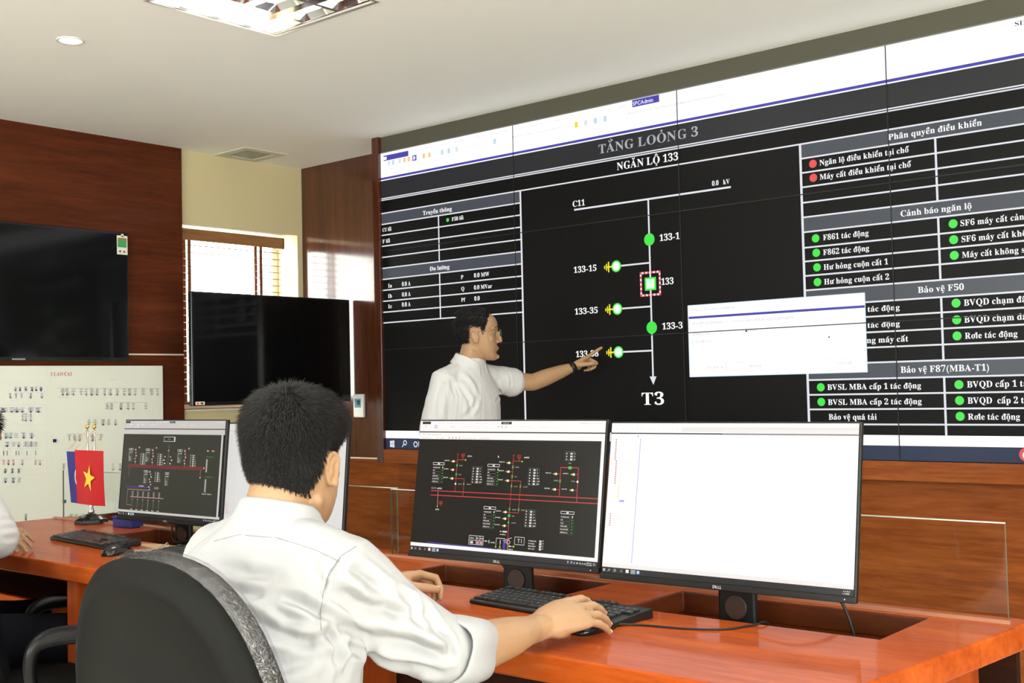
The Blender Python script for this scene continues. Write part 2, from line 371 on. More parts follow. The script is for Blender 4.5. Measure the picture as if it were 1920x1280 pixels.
bay_wall('wall_right', [(-7.2, -2.6)], Matrix(((0, 1, 0, XR), (1, 0, 0, 0), (0, 0, 1, 0), (0, 0, 0, 1))), YF, YB, 4)

# wooden blind in the window
bl = thing('venetian_blind', 'brown wooden slatted blind with a wood valance, pulled up against the bright corner window', 'blind', (-1.135, -.24, WZ1))
o = (-1.135, -.24, WZ1)
m = MB(); m.box((-1.115, WY0+.006, 2.195), (-1.100, .160, 2.266)); m.box((-1.17, .148, 2.195), (-1.100, .160, 2.266)); m.build('valance', BLIND, bl, bevel=.002, base=o)
m = MB(); m.box((-1.165, WY0+.01, 2.215), (-1.12, .145, 2.255)); m.build('head_rail', TAPE, bl, base=o)
sl = None
for k in range(22):
    z = 2.168-.0432*k
    if z < 1.23: break
    if sl is None:
        m = MB(); 
        pts = [(-.025, 0), (-.012, .0035), (0, .0045), (.012, .0035), (.025, 0)]
        top = [V((x, WY0+.012+.24, h)) for x, h in pts]; m.v = []; vs = []
        for y in (WY0+.012, .148): vs += [(x, y+.24, h) for x, h in pts] + [(x, y+.24, h-.0018) for x, h in pts[::-1]]
        m.add(vs, [list(range(10))[::-1], list(range(10, 20))] + [[i, (i+1) % 10, 10+(i+1) % 10, 10+i] for i in range(10)])
        sl = m.build('slat', BLIND, bl); s0 = sl
    else:
        sl = s0.copy(); COL.objects.link(sl)
    sl.location = (-.005, 0, z-WZ1); sl.rotation_euler = (0, math.radians(6), 0)
m = MB(); m.box((-1.165, WY0+.012, 1.195), (-1.115, .148, 1.212)); m.build('bottom_rail', BLIND, bl, bevel=.002, base=o)
for y in (-.560, -.022):
    m = MB()
    for x in (-1.167, -1.113): m.box((x-.0008, y-.012, 1.2), (x+.0008, y+.012, 2.21))
    m.build('ladder_tape', TAPE, bl, base=o)
for y in (.005, .03):
    m = MB(); m.cyl((-1.108, y, 2.2), (-1.108, y, 1.25), .0022, n=6); m.build('lift_cord', TRIMW, bl, base=o)

# ------------------------------------------------------------------ ceiling fixtures
TUBE = em('fluorescent_tube', (1.0, 0.985, 0.93), 85.0)
MIRR = pm('mirror_louvre', (0.80, 0.80, 0.80), 0.09, metal=1.0)
def troffer(x, y, ly, label):
    t = thing('ceiling_light', label, 'ceiling light', (x+.3, y+ly/2, ZC), math.pi/2, 'recessed fluorescent ceiling lights')
    a, b = .3, ly/2
    m = MB(); m.box((-a, -b, .095), (a, b, .0995)); 
    for s in (-1, 1): m.box((s*a-.004*(s > 0), -b, 0), (s*a+.004*(s < 0), b, .095)); m.box((-a, s*b-.004*(s > 0), 0), (a, s*b+.004*(s < 0), .095))
    m.build('housing', WHITEP, t); m = MB(); m.box((-a+.005, -b+.005, .090), (a-.005, b-.005, .0945)); m.build('back_reflector', pm('mirror_back', (.80, .80, .80), .06, metal=1.0), t)
    m = MB()
    for s in (-1, 1):
        m.box((min(s*a, s*(a+.012)), -b-.012, -.004), (max(s*a, s*(a+.012)), b+.012, 0)); m.box((-a, min(s*b, s*(b+.012)), -.004), (a, max(s*b, s*(b+.012)), 0))
    m.build('rim', ALU, t)
    for k in range(4):
        xx = -a+.6*(k+.5)/4; m = MB(); m.cyl((xx, -b+.02, .068), (xx, b-.02, .066), .009, n=12); m.build('tube', TUBE, t)
    m = MB()                                                          # V-shaped longitudinal reflectors and cross blades
    for k in range(5):
        xx = -a+.6*k/4; w = .022
        m.prism([(-w if k else 0, 0), (w if k < 4 else 0, 0), (.003, .045), (-.003, .045)], lambda u, v, s, xx=xx: V((xx+u, (-b+.004) if s == 0 else (b-.004), v+.002)))
    m.build('reflector', MIRR, t)
    n = 3
    m = MB()
    for k in range(1, n):
        yy = -b+ly*k/n
        m.prism([(-.010, 0), (.010, 0), (.002, .04), (-.002, .04)], lambda u, v, s, yy=yy: V(((-a+.004) if s == 0 else (a-.004), yy+u, v+.003)))
    m.build('louvre', MIRR, t)
    return t
for k, (h, lb) in enumerate(zip(holes, ['bright recessed mirror-louvred fluorescent light at the top left of the ceiling'] + ['recessed mirror-louvred fluorescent ceiling light further along the ceiling, out of the picture']*7)):
    t = troffer(h[0], h[1], h[3]-h[1], lb)
    if k: t['group'] = 'recessed lights beyond the frame'
    else: del t['group']
# small round downlight
t = thing('downlight', 'small round lit downlight in the ceiling above the left wall', 'ceiling light', (.492, -2.213, ZC))
dl = on_z(132, 75, ZC); t.location = dl
m = MB(); m.lathe([(.056, -.001), (.057, -.005), (.046, -.006), (.043, -.002), (.043, 0), (.056, 0)], cap=False, n=32); m.build('trim_ring', WHITEP, t, smooth=True)
m = MB(); m.lathe([(.0435, -.0025), (.03, -.0045), (.001, -.0055)], n=28); m.build('lens', em('downlight_lens', (1.0, 1.0, 0.90), 9.0), t, smooth=True)
# square air vent
vc = on_z(470, 289, ZC)
t = thing('ceiling_vent', 'square white air grille in the ceiling near the corner window', 'vent', (vc.x, vc.y, ZC))
m = MB()
for s in (-1, 1): m.box((s*.13-.03, -.16, -.006), (s*.13+.03, .16, 0)); m.box((-.10, s*.13-.03, -.006), (.10, s*.13+.03, 0))
m.build('frame', pm('vent_paint', (0.62, 0.62, 0.54), .6), t, bevel=.002)
m = MB()
for k in range(9): m.box((-.10, -.10+.0222*k, -.004), (.10, -.10+.0222*k+.012, 0))
m.build('grille', pm('vent_grey', (0.34, 0.35, 0.30), .6), t)

# ------------------------------------------------------------------ the video wall
SZ0, SZ1, PW, PH = 0.9144, 2.6394, 1.02, 0.575
vw = thing('video_wall', 'huge wall of joined black display panels showing a switching diagram', 'video wall', (2.04, 0, SZ0))
vo = (2.04, 0, SZ0)
PANEL = pm('display_panel_black', (0.001, 0.001, 0.0011), 0.45, spec=0.14, em=(0.003, 0.003, 0.003), es=1.0)
pan = None
for j in range(3):
    for i in range(4):
        if pan is None:
            m = MB(); m.box((.0015, 0, .0015), (PW-.0015, .09, PH-.0015)); pan = m.build('display_panel', PANEL, vw); q = pan
        else: q = pan.copy(); COL.objects.link(q)
        q.location = (i*PW-vo[0], 0, j*PH)
m = MB()
for i in (1, 2, 3): m.box((i*PW-.0022, -.0042, SZ0), (i*PW+.0022, -.003, SZ1))
for j in (1, 2): m.box((0, -.0042, SZ0+j*PH-.0022), (4*PW, -.003, SZ0+j*PH+.0022))
m.build('panel_seam', pm('seam_black', (0.004, 0.004, 0.004), .6), vw, base=vo)
m = MB(); m.box((-.055, -.02, .835), (0, .285, ZC)); m.build('stile', WOODV, vw, bevel=.002, base=vo)
m = MB(); m.box((0, -.02, .835), (4.08, .13, SZ0)); m.build('bottom_rail', WOODB, vw, bevel=.002, base=vo)
m = MB(); m.box((4.08, -.02, .835), (4.14, .285, ZC)); m.build('stile', WOODV, vw, bevel=.002, base=vo)
m = MB(); m.box((0, .005, SZ1+.001), (4.08, .12, ZC)); m.build('top_strip', pm('dark_top_strip', (0.075, 0.07, 0.05), .7), vw, base=vo)
m = MB(); m.box((0, .002, SZ1+.001), (4.08, .006, SZ1+.006)); m.build('top_edge', pm('grey_edge', (0.16, 0.17, 0.16), .5), vw, base=vo)

EW = em('screen_white', (1.0, 1.0, 1.0), 1.15); EWL = em('screen_line_white', (0.86, 0.88, 0.93), 0.9); EGT = em('screen_title_grey', (0.42, 0.43, 0.46), 1.0)
EHD = em('screen_header_grey', (0.060, 0.068, 0.085), 1.0); EBL = em('screen_blue', (0.065, 0.055, 0.42), 1.0); EGR = em('screen_green', (0.055, 0.80, 0.07), 1.0)
ELG = em('screen_pale_green', (0.75, 1.0, 0.75), 1.0); ERD = em('screen_red', (0.80, 0.075, 0.07), 1.0); EYL = em('screen_yellow', (0.85, 0.76, 0.02), 1.0)
EBK = em('screen_dark_ink', (0.03, 0.03, 0.035), 1.0); ETB = em('screen_taskbar', (0.016, 0.028, 0.07), 1.0); EFG = em('screen_faint_grey', (0.76, 0.77, 0.78), 1.0); ETL = em('screen_title_band', (0.016, 0.017, 0.022), 1.0)
EOR = em('screen_orange_icon', (0.9, 0.62, 0.30), 1.0); ELB = em('screen_pale_blue', (0.55, 0.72, 0.85), 1.0); EPK = em('screen_pink', (0.86, 0.74, 0.84), 1.0)
wf = lambda u, v, d: V((u/1000-vo[0], -d, v/1000-vo[2]))
def wallg(): return G2(wf, .0005)
L_, R_ = 1, 4079
g = wallg()                                                           # browser-like bar along the top
g.rect(L_, 2496, R_, 2639, EW); g.rect(L_, 2483, R_, 2495, EBL, 2); g.rect(L_, 2477, R_, 2483, EW, 2)
g.rect(27, 2592, 232, 2623, EBL, 2); g.rect(29, 2597, 52, 2615, EW, 3)
g.rect(1784, 2602, 1940, 2637, EBL, 2); g.text('SPCAdmin', 1787, 2609, 118, 19, EW, 3, False)
for x, w, z, h in ((245, 60, 2612, 10), (330, 110, 2612, 10), (470, 90, 2612, 10), (590, 130, 2612, 10), (760, 70, 2612, 10), (860, 130, 2612, 10), (1030, 70, 2612, 9), (1130, 130, 2612, 10), (1290, 180, 2612, 10), (1700, 60, 2612, 10), (680, 120, 2570, 10), (1000, 160, 2572, 10), (1180, 170, 2572, 10), (1750, 330, 2570, 11), (2040, 260, 2570, 11), (40, 80, 2535, 9)):
    g.blur(x, z, w, h, EFG)
for x, c in ((60, EFG), (95, ELB), (150, EFG), (190, EOR), (225, EOR), (262, EPK), (345, EOR), (390, EOR), (490, ELB), (540, ELB), (600, EFG), (1430, EYL), (1490, EFG), (1550, ELB), (1610, ELB), (880, ELB)): g.rect(x, 2560, x+20, 2588, c, 2)
g.rect(262, 2558, 297, 2590, EBL, 2); g.rect(270, 2565, 289, 2583, EPK, 3)
g.text('SIEMENS', 3576, 2606, 150, 18, EBK, 3)
g.build('menu_bar', vw)
g = wallg()                                                           # title bands and tables
g.rect(L_, 2378, R_, 2476, ETL, 1); g.rect(L_, 2370, R_, 2376, EWL, 2); g.rect(L_, 2360, R_, 2366, EWL, 2)
def hl(x0, x1, z, w=7): g.rect(x0, z-w/2, x1, z+w/2, EWL, 3)
def vl(x, z0, z1, w=9): g.rect(x-w/2, z0, x+w/2, z1, EWL, 3)
hl(L_, R_, 2286, 7)
for a, b in ((2222, 2283), (1900, 1965)): g.rect(L_, a, 1057, b, EHD, 2)
for z in (2222, 2158, 2094, 2029, 1965, 1900, 1836, 1772, 1708, 1646): hl(L_, 1061, z)
vl(461, 1965, 2222); vl(461, 1646, 1900); vl(1061, 1060, 2286, 11)
for a, b in ((2222, 2283), (1899, 1964), (1576, 1645), (1255, 1322)): g.rect(2666, a, R_, b, EHD, 2)
for z in (2222, 2159, 2096, 2028, 1964, 1899, 1831, 1771, 1708, 1645, 1576, 1514, 1449, 1385, 1322, 1255, 1191, 1128, 1064): hl(2661, R_, z)
vl(2661, 1021, 2286, 11); vl(3253, 1964, 2222); vl(3253, 1645, 1899); vl(3253, 1322, 1576); vl(3253, 1021, 1255)
g.build('table_grid', vw)
g = wallg()                                                           # the single-line diagram
g.rect(1413, 2139, 2313, 2148, EWL, 2); g.rect(1857, 1290, 1866, 2141, EWL, 2); g.poly([(1842, 1290), (1881, 1290), (1862, 1250)], EWL, 2)
for z in (1836, 1626, 1414):
    g.rect(1690, z-4, 1858, z+4, EWL, 2); g.disc(1664, z, 29, EGR, 3, 28); g.disc(1664, z, 22, ELG, 4, 28); g.disc(1664, z, 14, EW, 5, 20)
    g.rect(1602, z-4, 1640, z+4, EYL, 3); g.rect(1614, z-26, 1622, z+26, EYL, 3); g.rect(1602, z-17, 1609, z+17, EYL, 3); g.rect(1591, z-8, 1598, z+8, EYL, 3)
for z in (1948, 1524): g.disc(1862, z, 30, EGR, 3, 32)
g.rect(1829, 1703, 1894, 1766, EGR, 4); g.rect(1838, 1711, 1885, 1758, ELG, 5)
for k in range(4):
    for t in range(11):
        s = -54+t*10.8; p = {0: (s, 54), 1: (s, -54), 2: (54, s), 3: (-54, s)}[k]; w = 5.4
        a, b = (w, 5) if k < 2 else (5, w)
        g.rect(1862+p[0]-a, 1735+p[1]-b, 1862+p[0]+a, 1735+p[1]+b, ERD if t % 2 == 0 else EPK, 6)
g.build('line_diagram', vw)
g = wallg()
TX = [('TẰNG LOỎNG 3',1575,2405,574,45,1),('NGĂN LỘ 133',1683,2308,354,37,0),('C11',1404,2159,78,30,0),('0.0',2215,2161,35,22,0),('kV',2274,2160,34,22,0),('133-1',1919,1934,113,31,0),('133-15',1400,1824,144,30,0),('133',1922,1724,70,31,0),('133-35',1400,1613,145,30,0),('133-3',1920,1512,115,30,0),('133-38',1400,1398,143,30,0),('T3',1792,1155,128,59,0),
('Truyền thông',340,2238,225,24,0),('F50 lỗi',563,2180,88,21,0),('CU lỗi',7,2178,74,22,0),('F lỗi',5,2111,63,22,0),('Đo lường',386,1918,152,24,0),('Ia',45,1849,32,22,0),('0.0 A',159,1849,71,23,0),('Ib',43,1789,32,22,0),('0.0 A',158,1789,71,23,0),('Ic',42,1729,32,22,0),('0.0 A',156,1731,71,23,0),('P',622,1854,19,21,0),('0.0 MW',719,1855,112,22,0),('Q',623,1790,23,21,0),('0.0 MVar',717,1789,132,22,0),('Pf',621,1729,31,21,0),('0.0',718,1729,40,22,0),
('Phân quyền điều khiển',3058,2242,381,25,0),('Ngăn lộ điều khiển tại chỗ',2749,2180,393,24,0),('Máy cắt điều khiển tại chỗ',2748,2118,401,24,0),('Cảnh báo ngăn lộ',3098,1918,289,25,0),('F861 tác động',2754,1855,205,24,0),('F862 tác động',2752,1791,207,24,0),('Hư hỏng cuộn cắt 1',2752,1727,287,24,0),('Hư hỏng cuộn cắt 2',2752,1664,289,24,0),('SF6 máy cắt cảnh',3339,1853,264,24,0),('SF6 máy cắt khô',3341,1789,249,24,0),('Máy cắt không s',3342,1726,239,24,0),
('Bảo vệ F50',3159,1599,186,25,0),('BVQD chạm đất',3342,1535,251,25,0),('BVQD chạm đất',3341,1468,251,25,0),('Rơle tác động',3341,1404,201,24,0),('1 tác động',2912,1535,169,23,0),('2 tác động',2909,1468,170,23,0),('Hỏng máy cắt',2886,1404,226,24,0),('Bảo vệ F87(MBA-T1)',3075,1276,355,26,0),('BVSL MBA cấp 1 tác động',2751,1211,407,24,0),('BVSL MBA cấp 2 tác động',2751,1147,407,24,0),('Bảo vệ quá tải',2752,1084,214,24,0),('BVQD cấp 1 tác',3342,1211,247,25,0),('BVQD  cấp 2 tác',3342,1147,247,25,0),('Rơle tác động',3341,1084,198,24,0)]
for s, x, z, w, c, k in TX: g.text(s, x, z, w, c, EGT if k else EW, 4)
g.build('screen_lettering', vw)
g = wallg()
for x, z in ((2720,1867),(2721,1804),(2722,1741),(2722,1677),(3312,1866),(3312,1802),(3312,1739),(3312,1548),(3312,1481),(3311,1417),(2721,1223),(2721,1160),(3311,1223),(3311,1160),(3311,1097)): g.disc(x, z, 18, EGR, 4)
for z in (2192, 2131): g.disc(2719, z, 18, ERD, 4)
g.disc(532, 2190, 11, EGR, 4)
g.build('indicator_dots', vw)
g = wallg()                                                           # pop-up dialog
g.rect(2068, 1283, 2934, 1616, EW, 7); g.rect(2071, 1553, 2932, 1564, EBL, 8); g.frame(2068, 1283, 2934, 1616, 3, ELB, 8)
for x, z, w in ((2090, 1588, 40), (2140, 1588, 180), (2090, 1525, 190), (2300, 1525, 310), (2090, 1474, 120), (2370, 1478, 60), (2090, 1440, 110), (2160, 1318, 90), (2380, 1318, 60), (2800, 1318, 70)): g.blur(x, z, w, 14, EFG, 8)
g.frame(2130, 1304, 2260, 1344, 2, EFG, 8); g.frame(2262, 1304, 2470, 1344, 2, EFG, 8); g.frame(2690, 1304, 2890, 1344, 2, EFG, 8)
g.rect(2366, 1478, 2376, 1487, EBK, 8); g.rect(2764, 1434, 2771, 1440, EBK, 8)
g.build('dialog_window', vw)
g = wallg()
g.rect(L_, 977, R_, 1020, EW); g.rect(L_, 917, R_, 976, ETB)
for a, b in ((0, 0), (1, 0), (0, 1), (1, 1)): g.rect(36+a*19, 926+b*19-a*2*(1-b), 53+a*19, 943+b*19+a*2*b, EWL, 3)
g.ring(160, 952, 15, 6, EWL, 3); g.line(150, 943, 136, 928, 6, EWL, 3)
g.ring(245, 944, 17, 6, EWL, 3); g.rect(268, 930, 273, 960, EWL, 3)
g.disc(3556, 950, 26, ERD, 3); g.disc(3560, 947, 17, EW, 4)
g.build('task_bar', vw)

# ------------------------------------------------------------------ wall televisions, board, control box
def tv(name, label, loc, rz, w, h):
    t = thing(name, label, 'television', loc, rz)
    m = MB(); m.box((-w/2, .002, 0), (w/2, .036, h)); m.build('casing', BLACKG, t, bevel=.006)
    m = MB(); m.box((-w/2+.012, -.001, .022), (w/2-.012, .003, h-.012)); m.build('screen', TVGLASS, t)
    m = MB(); m.box((-.035, -.0025, .006), (.035, .002, .014)); m.build('badge', ALU, t)
    return t
# local -y faces the viewer: for a screen facing +X rotate by +90 deg
t = tv('television', 'large switched-off television on the dark wood wall with a green energy label', (-1.0, -1.692, 1.452), math.pi/2, 1.30, .735)
m = MB(); m.box((-.25, .0365, .2), (.25, .0440, .5)); m.build('wall_bracket', BLACKP, t)
tl = lambda u, v, d: V((u, -.004-d, v))
g = G2(tl, .0004); g.rect(.575, .607, .642, .715, PAPER, 1); g.rect(.580, .648, .636, .685, pm('label_green', (.05, .36, .10), .5), 2); g.rect(.580, .685, .636, .702, pm('label_olive', (.25, .22, .05), .5), 2)
DK = pm('label_ink', (.05, .05, .05), .5); g.poly([(.584, .625), (.600, .633), (.600, .617)], DK, 2); g.poly([(.632, .624), (.616, .632), (.616, .616)], DK, 2); g.disc(.61, .717, .009, PAPER, 1)
g.build('energy_label', t)
t = tv('television', 'switched-off black television on a stand arm in front of the corner window', (-.58, -.327, 1.190), math.pi/2, 1.17, .641)
m = MB(); m.box((-.1, .0365, .2), (.1, .075, .42)); m.cyl((0, .07, .31), (0, .36, .31), .02); m.cyl((0, .30, .31), (0, .45, .31), .02); m.box((-.09, .455, .2), (.09, .484, .42)); m.build('wall_arm', BLACKP, t)
g = G2(tl, .0004); g.rect(-.568, .006, -.508, .024, PAPER, 1); g.rect(-.560, .009, -.545, .020, ERD, 2); g.rect(-.535, .009, -.518, .020, DK, 2); g.build('sticker', t)
# white diagram board under the left television
XB = -1.030
t = thing('diagram_board', 'big white board covered with faint network diagrams and a red heading, behind the desk', 'board', (XB, -2.2, .60))
bo = (XB, -2.2, .60)
m = MB(); m.box((-1.044, -3.6, .60), (XB, -.806, 1.428)); m.build('panel', BOARDW, t, bevel=.002, base=bo)
bf = lambda u, v, d: V((XB+d-bo[0], u-bo[1], v-bo[2]))
g = G2(bf, .0005); INK = pm('board_ink_grey', (.47, .50, .48), .6); INB = pm('board_ink_blue', (.52, .54, .62), .6); INR = pm('board_ink_red', (.70, .52, .51), .6); INT = pm('board_heading_red', (.55, .10, .08), .6); LIN = pm('board_line', (.66, .69, .64), .6); MAG = pm('magnet_blue', (.01, .01, .10), .4)
def bp(x, y): p = on_x(x/6, 680+y/6, XB); return p.y, p.z
a = bp(570, 147); b = bp(806, 143); g.text('I LAO CAI', a[0], a[1], b[0]-a[0], .020, INT, 2); g.build('heading', t); g = G2(bf, .0005)
def feeder(x, y0, y1, w, ink, rnd):
    u, z1 = bp(x, y0); u2, z0 = bp(x, y1); hw = w/6*.0033
    g.rect(u-.0012, z0, u+.0012, z1, ink, 2); k = rnd.randint(3, 5)
    for i in range(k):
        z = z1-(z1-z0)*(i+.3)/k; g.rect(u-hw*rnd.uniform(.5, 1), z-.0035, u+hw*rnd.uniform(.4, 1), z+.0035*rnd.uniform(.3, 1), ink, 2)
    if rnd.random() < .6: g.poly([(u-hw*.5, z0+.008), (u+hw*.5, z0+.008), (u, z0-.004)], ink, 2)
rnd = random.Random(5)
for row, y0, y1, w, ink in (([705, 755, 825, 912, 970, 1030, 1090, 1178, 1243, 1318, 1395, 1455, 1520, 1608, 1703, 1772], 290, 368, 26, INK), ([1205, 1255, 1360, 1440, 1498, 1640], 452, 528, 24, INK), ([1000, 1070, 1160, 1220, 1298], 636, 704, 26, INK), ([780, 840, 895, 1040, 1130], 806, 880, 24, INK), ([715, 1270, 1350], 1130, 1215, 22, INK),
    ([175, 225, 290, 360, 405, 460], 270, 318, 22, INB), ([115, 180, 240, 345, 470], 340, 400, 20, INB), ([20, 60, 130, 190, 250, 345, 430], 500, 560, 34, INB), ([255, 290, 345], 570, 660, 18, INB), ([65, 120, 180, 265, 355], 785, 850, 30, INB), ([80, 155, 210, 290, 350, 405], 885, 945, 30, INB), ([40, 95, 150, 250, 400, 450], 1090, 1150, 18, INR), ([40, 80, 180, 210, 300, 400], 990, 1040, 8, INK), ([60, 140, 210], 1190, 1240, 18, INK), ([60, 150, 215], 1290, 1350, 22, INB), ([290, 800, 860, 930], 1700, 1770, 22, INK)):
    for x in row: feeder(x, y0, y1, w, ink, rnd)
def bl_(x0, y0, x1, y1, ink=LIN, w=.0022): a = bp(x0, y0); b = bp(x1, y1); g.line(*a, *b, w, ink, 1)
for q in ((560, 60, 575, 1300), (0, 220, 520, 215), (0, 470, 530, 470), (0, 690, 520, 690), (640, 285, 1790, 288), (1190, 445, 1660, 445), (760, 800, 1160, 800), (0, 765, 430, 770), (0, 1090, 470, 1080), (0, 960, 440, 965), (150, 330, 480, 335), (80, 262, 480, 262), (640, 385, 780, 390), (1240, 190, 1300, 190), (0, 1260, 480, 1250), (525, 60, 525, 1200)): bl_(*q, ink=INK if q[1] in (285, 445, 800, 385, 190) else LIN)
g.build('diagrams', t)
for x, y in ((612, 876), (722, 1558)):
    u, z = bp(x, y); mg_ = MB(); mg_.box((XB+.0005-bo[0], u-.009-bo[1], z-.009-bo[2]), (XB+.005-bo[0], u+.009-bo[1], z+.009-bo[2])); mg_.build('magnet', MAG, t)
# thermostat on the back wall
t = thing('thermostat', 'small white wall control with a blue display beside the black television', 'thermostat', (-.522, YB, 1.16)); o = (-.522, YB, 1.16)
m = MB(); m.box((-.572, YB-.022, 1.088), (-.478, YB, 1.234)); m.build('case', WHITEP, t, bevel=.006, base=o)
m = MB(); m.box((-.556, YB-.0235, 1.15), (-.500, YB-.021, 1.205)); m.build('display', em('thermostat_display', (.10, .30, .36), .8), t, base=o)
m = MB(); m.box((-.532, YB-.0245, 1.165), (-.508, YB-.0225, 1.195)); m.build('digit', DK, t, base=o)

# ------------------------------------------------------------------ operator desks
DESKI = wood('desk_dark_interior', (0.010, 0.003, 0.0015), (0.018, 0.005, 0.002), (0.03, 0.008, 0.003), (1.2, 1.2, 9.0), rough=0.6, coat=0.0, spec=0.1)  # desk wood darkened to carry the shade under the worktop
def desk(name, label, x0, x1, yf, yb, wells, rwarp, zt=.75):
    o = (x0, yf, 0); t = thing(name, label, 'desk', o)
    xc = sorted({x0, x1} | {w[0] for w in wells} | {w[2] for w in wells}); yc = sorted({yf, yb} | {w[1] for w in wells} | {w[3] for w in wells})
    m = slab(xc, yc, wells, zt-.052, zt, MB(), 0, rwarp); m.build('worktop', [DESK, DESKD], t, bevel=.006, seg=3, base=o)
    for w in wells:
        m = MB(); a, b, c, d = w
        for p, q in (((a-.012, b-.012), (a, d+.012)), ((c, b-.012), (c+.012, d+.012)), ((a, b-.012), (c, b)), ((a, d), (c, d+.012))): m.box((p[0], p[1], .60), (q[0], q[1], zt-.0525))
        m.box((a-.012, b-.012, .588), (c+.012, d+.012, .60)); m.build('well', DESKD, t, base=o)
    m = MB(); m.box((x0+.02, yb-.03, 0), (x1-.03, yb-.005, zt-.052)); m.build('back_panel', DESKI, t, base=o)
    return t, o
rw = lambda x, y: (x-(.075*max(0, (-2.2-y)/.78) if x > 4.1 else 0), y)
WELLS_R = [(2.635, -2.51, 3.22, -2.26), (3.43, -2.51, 4.03, -2.26)]
t, o = desk('control_desk', 'varnished orange-brown control desk with two sunk monitor wells, in front of the seated man', 2.30, 4.215, -2.985, -2.165, WELLS_R, rw)
m = MB(); m.box((4.07, -2.90, 0), (4.11, -2.20, .698)); m.build('side_panel', DESKV, t, base=o)
m = MB(); m.box((2.32, -2.90, 0), (2.36, -2.20, .698)); m.build('side_panel', DESKV, t, base=o)
m = MB(); m.box((2.31, -2.24, .75), (4.19, -2.232, .757)); m.build('edge_strip', pm('brass_strip', (.36, .16, .09), .35), t, base=o)
WELLS_L = [(1.075, -2.44, 1.66, -2.19), (1.86, -2.44, 2.24, -2.19)]
lw = lambda x, y: (x, y - (.028*math.sin(math.pi*min(1, max(0, (x-.4)/.9))) if False else 0))
t, o = desk('control_desk', 'varnished orange-brown control desk with the little flags on it, at the left', .30, 2.297, -2.875, -2.125, WELLS_L, lw)
m = MB(); m.box((1.60, -2.85, 0), (1.655, -2.15, .698)); m.build('pedestal_panel', DESKV, t, base=o)
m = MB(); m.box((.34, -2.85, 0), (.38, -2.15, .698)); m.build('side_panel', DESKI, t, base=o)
m = MB(); m.box((2.24, -2.85, 0), (2.28, -2.15, .698)); m.build('side_panel', DESKV, t, base=o)
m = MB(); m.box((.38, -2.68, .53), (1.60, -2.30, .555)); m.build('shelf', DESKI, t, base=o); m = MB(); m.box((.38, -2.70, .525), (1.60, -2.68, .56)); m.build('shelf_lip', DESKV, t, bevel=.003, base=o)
m = MB(); m.box((.32, -2.21, .75), (2.28, -2.202, .757)); m.build('edge_strip', MATS['brass_strip'], t, base=o)
# low clear screens along the back of the desks
EDGE = pm('glass_edge', (.62, .66, .62), .15); EDGS = pm('glass_side_edge', (.10, .115, .085), .2)
for x0, x1, y, lb in ((2.353, 4.175, -2.2, 'low clear glass screen along the back edge of the desk, its right end free'), (.33, 2.347, -2.17, 'low clear glass screen along the back of the left desk')):
    o = (x0, y, .75); t = thing('glass_screen', lb, 'glass screen', o)
    m = MB(); m.box((x0, y-.003, .751), (x1, y+.003, .948)); m.build('pane', GLASS, t, base=o)
    m = MB(); m.box((x0, y-.0031, .948), (x1, y+.0031, .9503)); m.build('polished_edge', EDGE, t, base=o)
    for xe in (x0-.0006, x1): m = MB(); m.box((xe, y-.0031, .751), (xe+.0006, y+.0031, .948)); m.build('side_edge', EDGS, t, base=o)

# ------------------------------------------------------------------ monitors
def stand(t, drop, back):                                            # local frame: screen centre at origin, -y to the viewer
    zf = -drop
    m = MB(); m.box((-.045, .048, zf+.012), (.045, .066, -.02)); 
    st = m.build('stand_column', BLACKP, t, bevel=.006, seg=3)
    m = MB(); n = 24
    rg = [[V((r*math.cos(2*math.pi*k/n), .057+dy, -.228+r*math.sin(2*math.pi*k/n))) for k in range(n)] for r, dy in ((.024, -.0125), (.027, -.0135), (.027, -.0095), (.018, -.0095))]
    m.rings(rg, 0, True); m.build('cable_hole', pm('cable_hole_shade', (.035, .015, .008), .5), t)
    m = MB(); m.box((-.115, -.075, zf), (.115, .10, zf+.012)); m.build('stand_base', BLACKP, t, bevel=.005)
def monitor(label, c, yaw, tilt, drop, group=None):
    t = thing('monitor', label, 'monitor', c, yaw, group)
    tm = Matrix.Rotation(-tilt, 4, 'X')

    m = MB(); m.box((-.306, .002, -.182), (.306, .016, .182)); m.box((-.20, .016, -.13), (.20, .048, .12)); cs = m.build('casing', BLACKP, t, bevel=.004); cs.matrix_local = tm
    m = MB(); m.box((-.3015, -.0005, -.1675), (.3015, .003, .1775)); sc = m.build('screen', em('monitor_black', (.006, .0055, .0045), 1.0, .22), t); sc.matrix_local = tm
    m = MB(); m.box((-.306, -.002, -.182), (.306, .0025, -.1685)); ch = m.build('chin', BLACKP, t, bevel=.0015); ch.matrix_local = tm
    lf = lambda u, v, d: V((u/1000, -.0024-d, v/1000))
    g = G2(lf, .0003); lg = pm('logo_silver', (.75, .75, .75), .3)
    g.text('D', -11.9, -178.5, 5.2, 6.2, lg, 1, False); g.text('LL', .4, -178.5, 9.0, 6.2, lg, 1, False)
    e0 = g.mb; k0 = len(e0.v); g.text('E', -6.2, -178.5, 4.6, 6.2, lg, 1, False)
    cx, cz = -3.6, -175.4
    for k in range(k0, len(e0.v)):
        p = e0.v[k]; u, v = p[0]*1000-cx, p[2]*1000-cz; a = .5; e0.v[k] = ((cx+u*math.cos(a)-v*math.sin(a))/1000, p[1], (cz+u*math.sin(a)+v*math.cos(a))/1000)
    g.build('logo', ch)
    g = G2(lf, .0003); g.disc(284, -175, 1.4, EW, 1, 8); g.build('power_light', ch)
    stand(t, drop, 0)
    return t, sc
def mg(): return G2(lambda u, v, d: V((u/1000, -.0006-d, v/1000)), .00012)
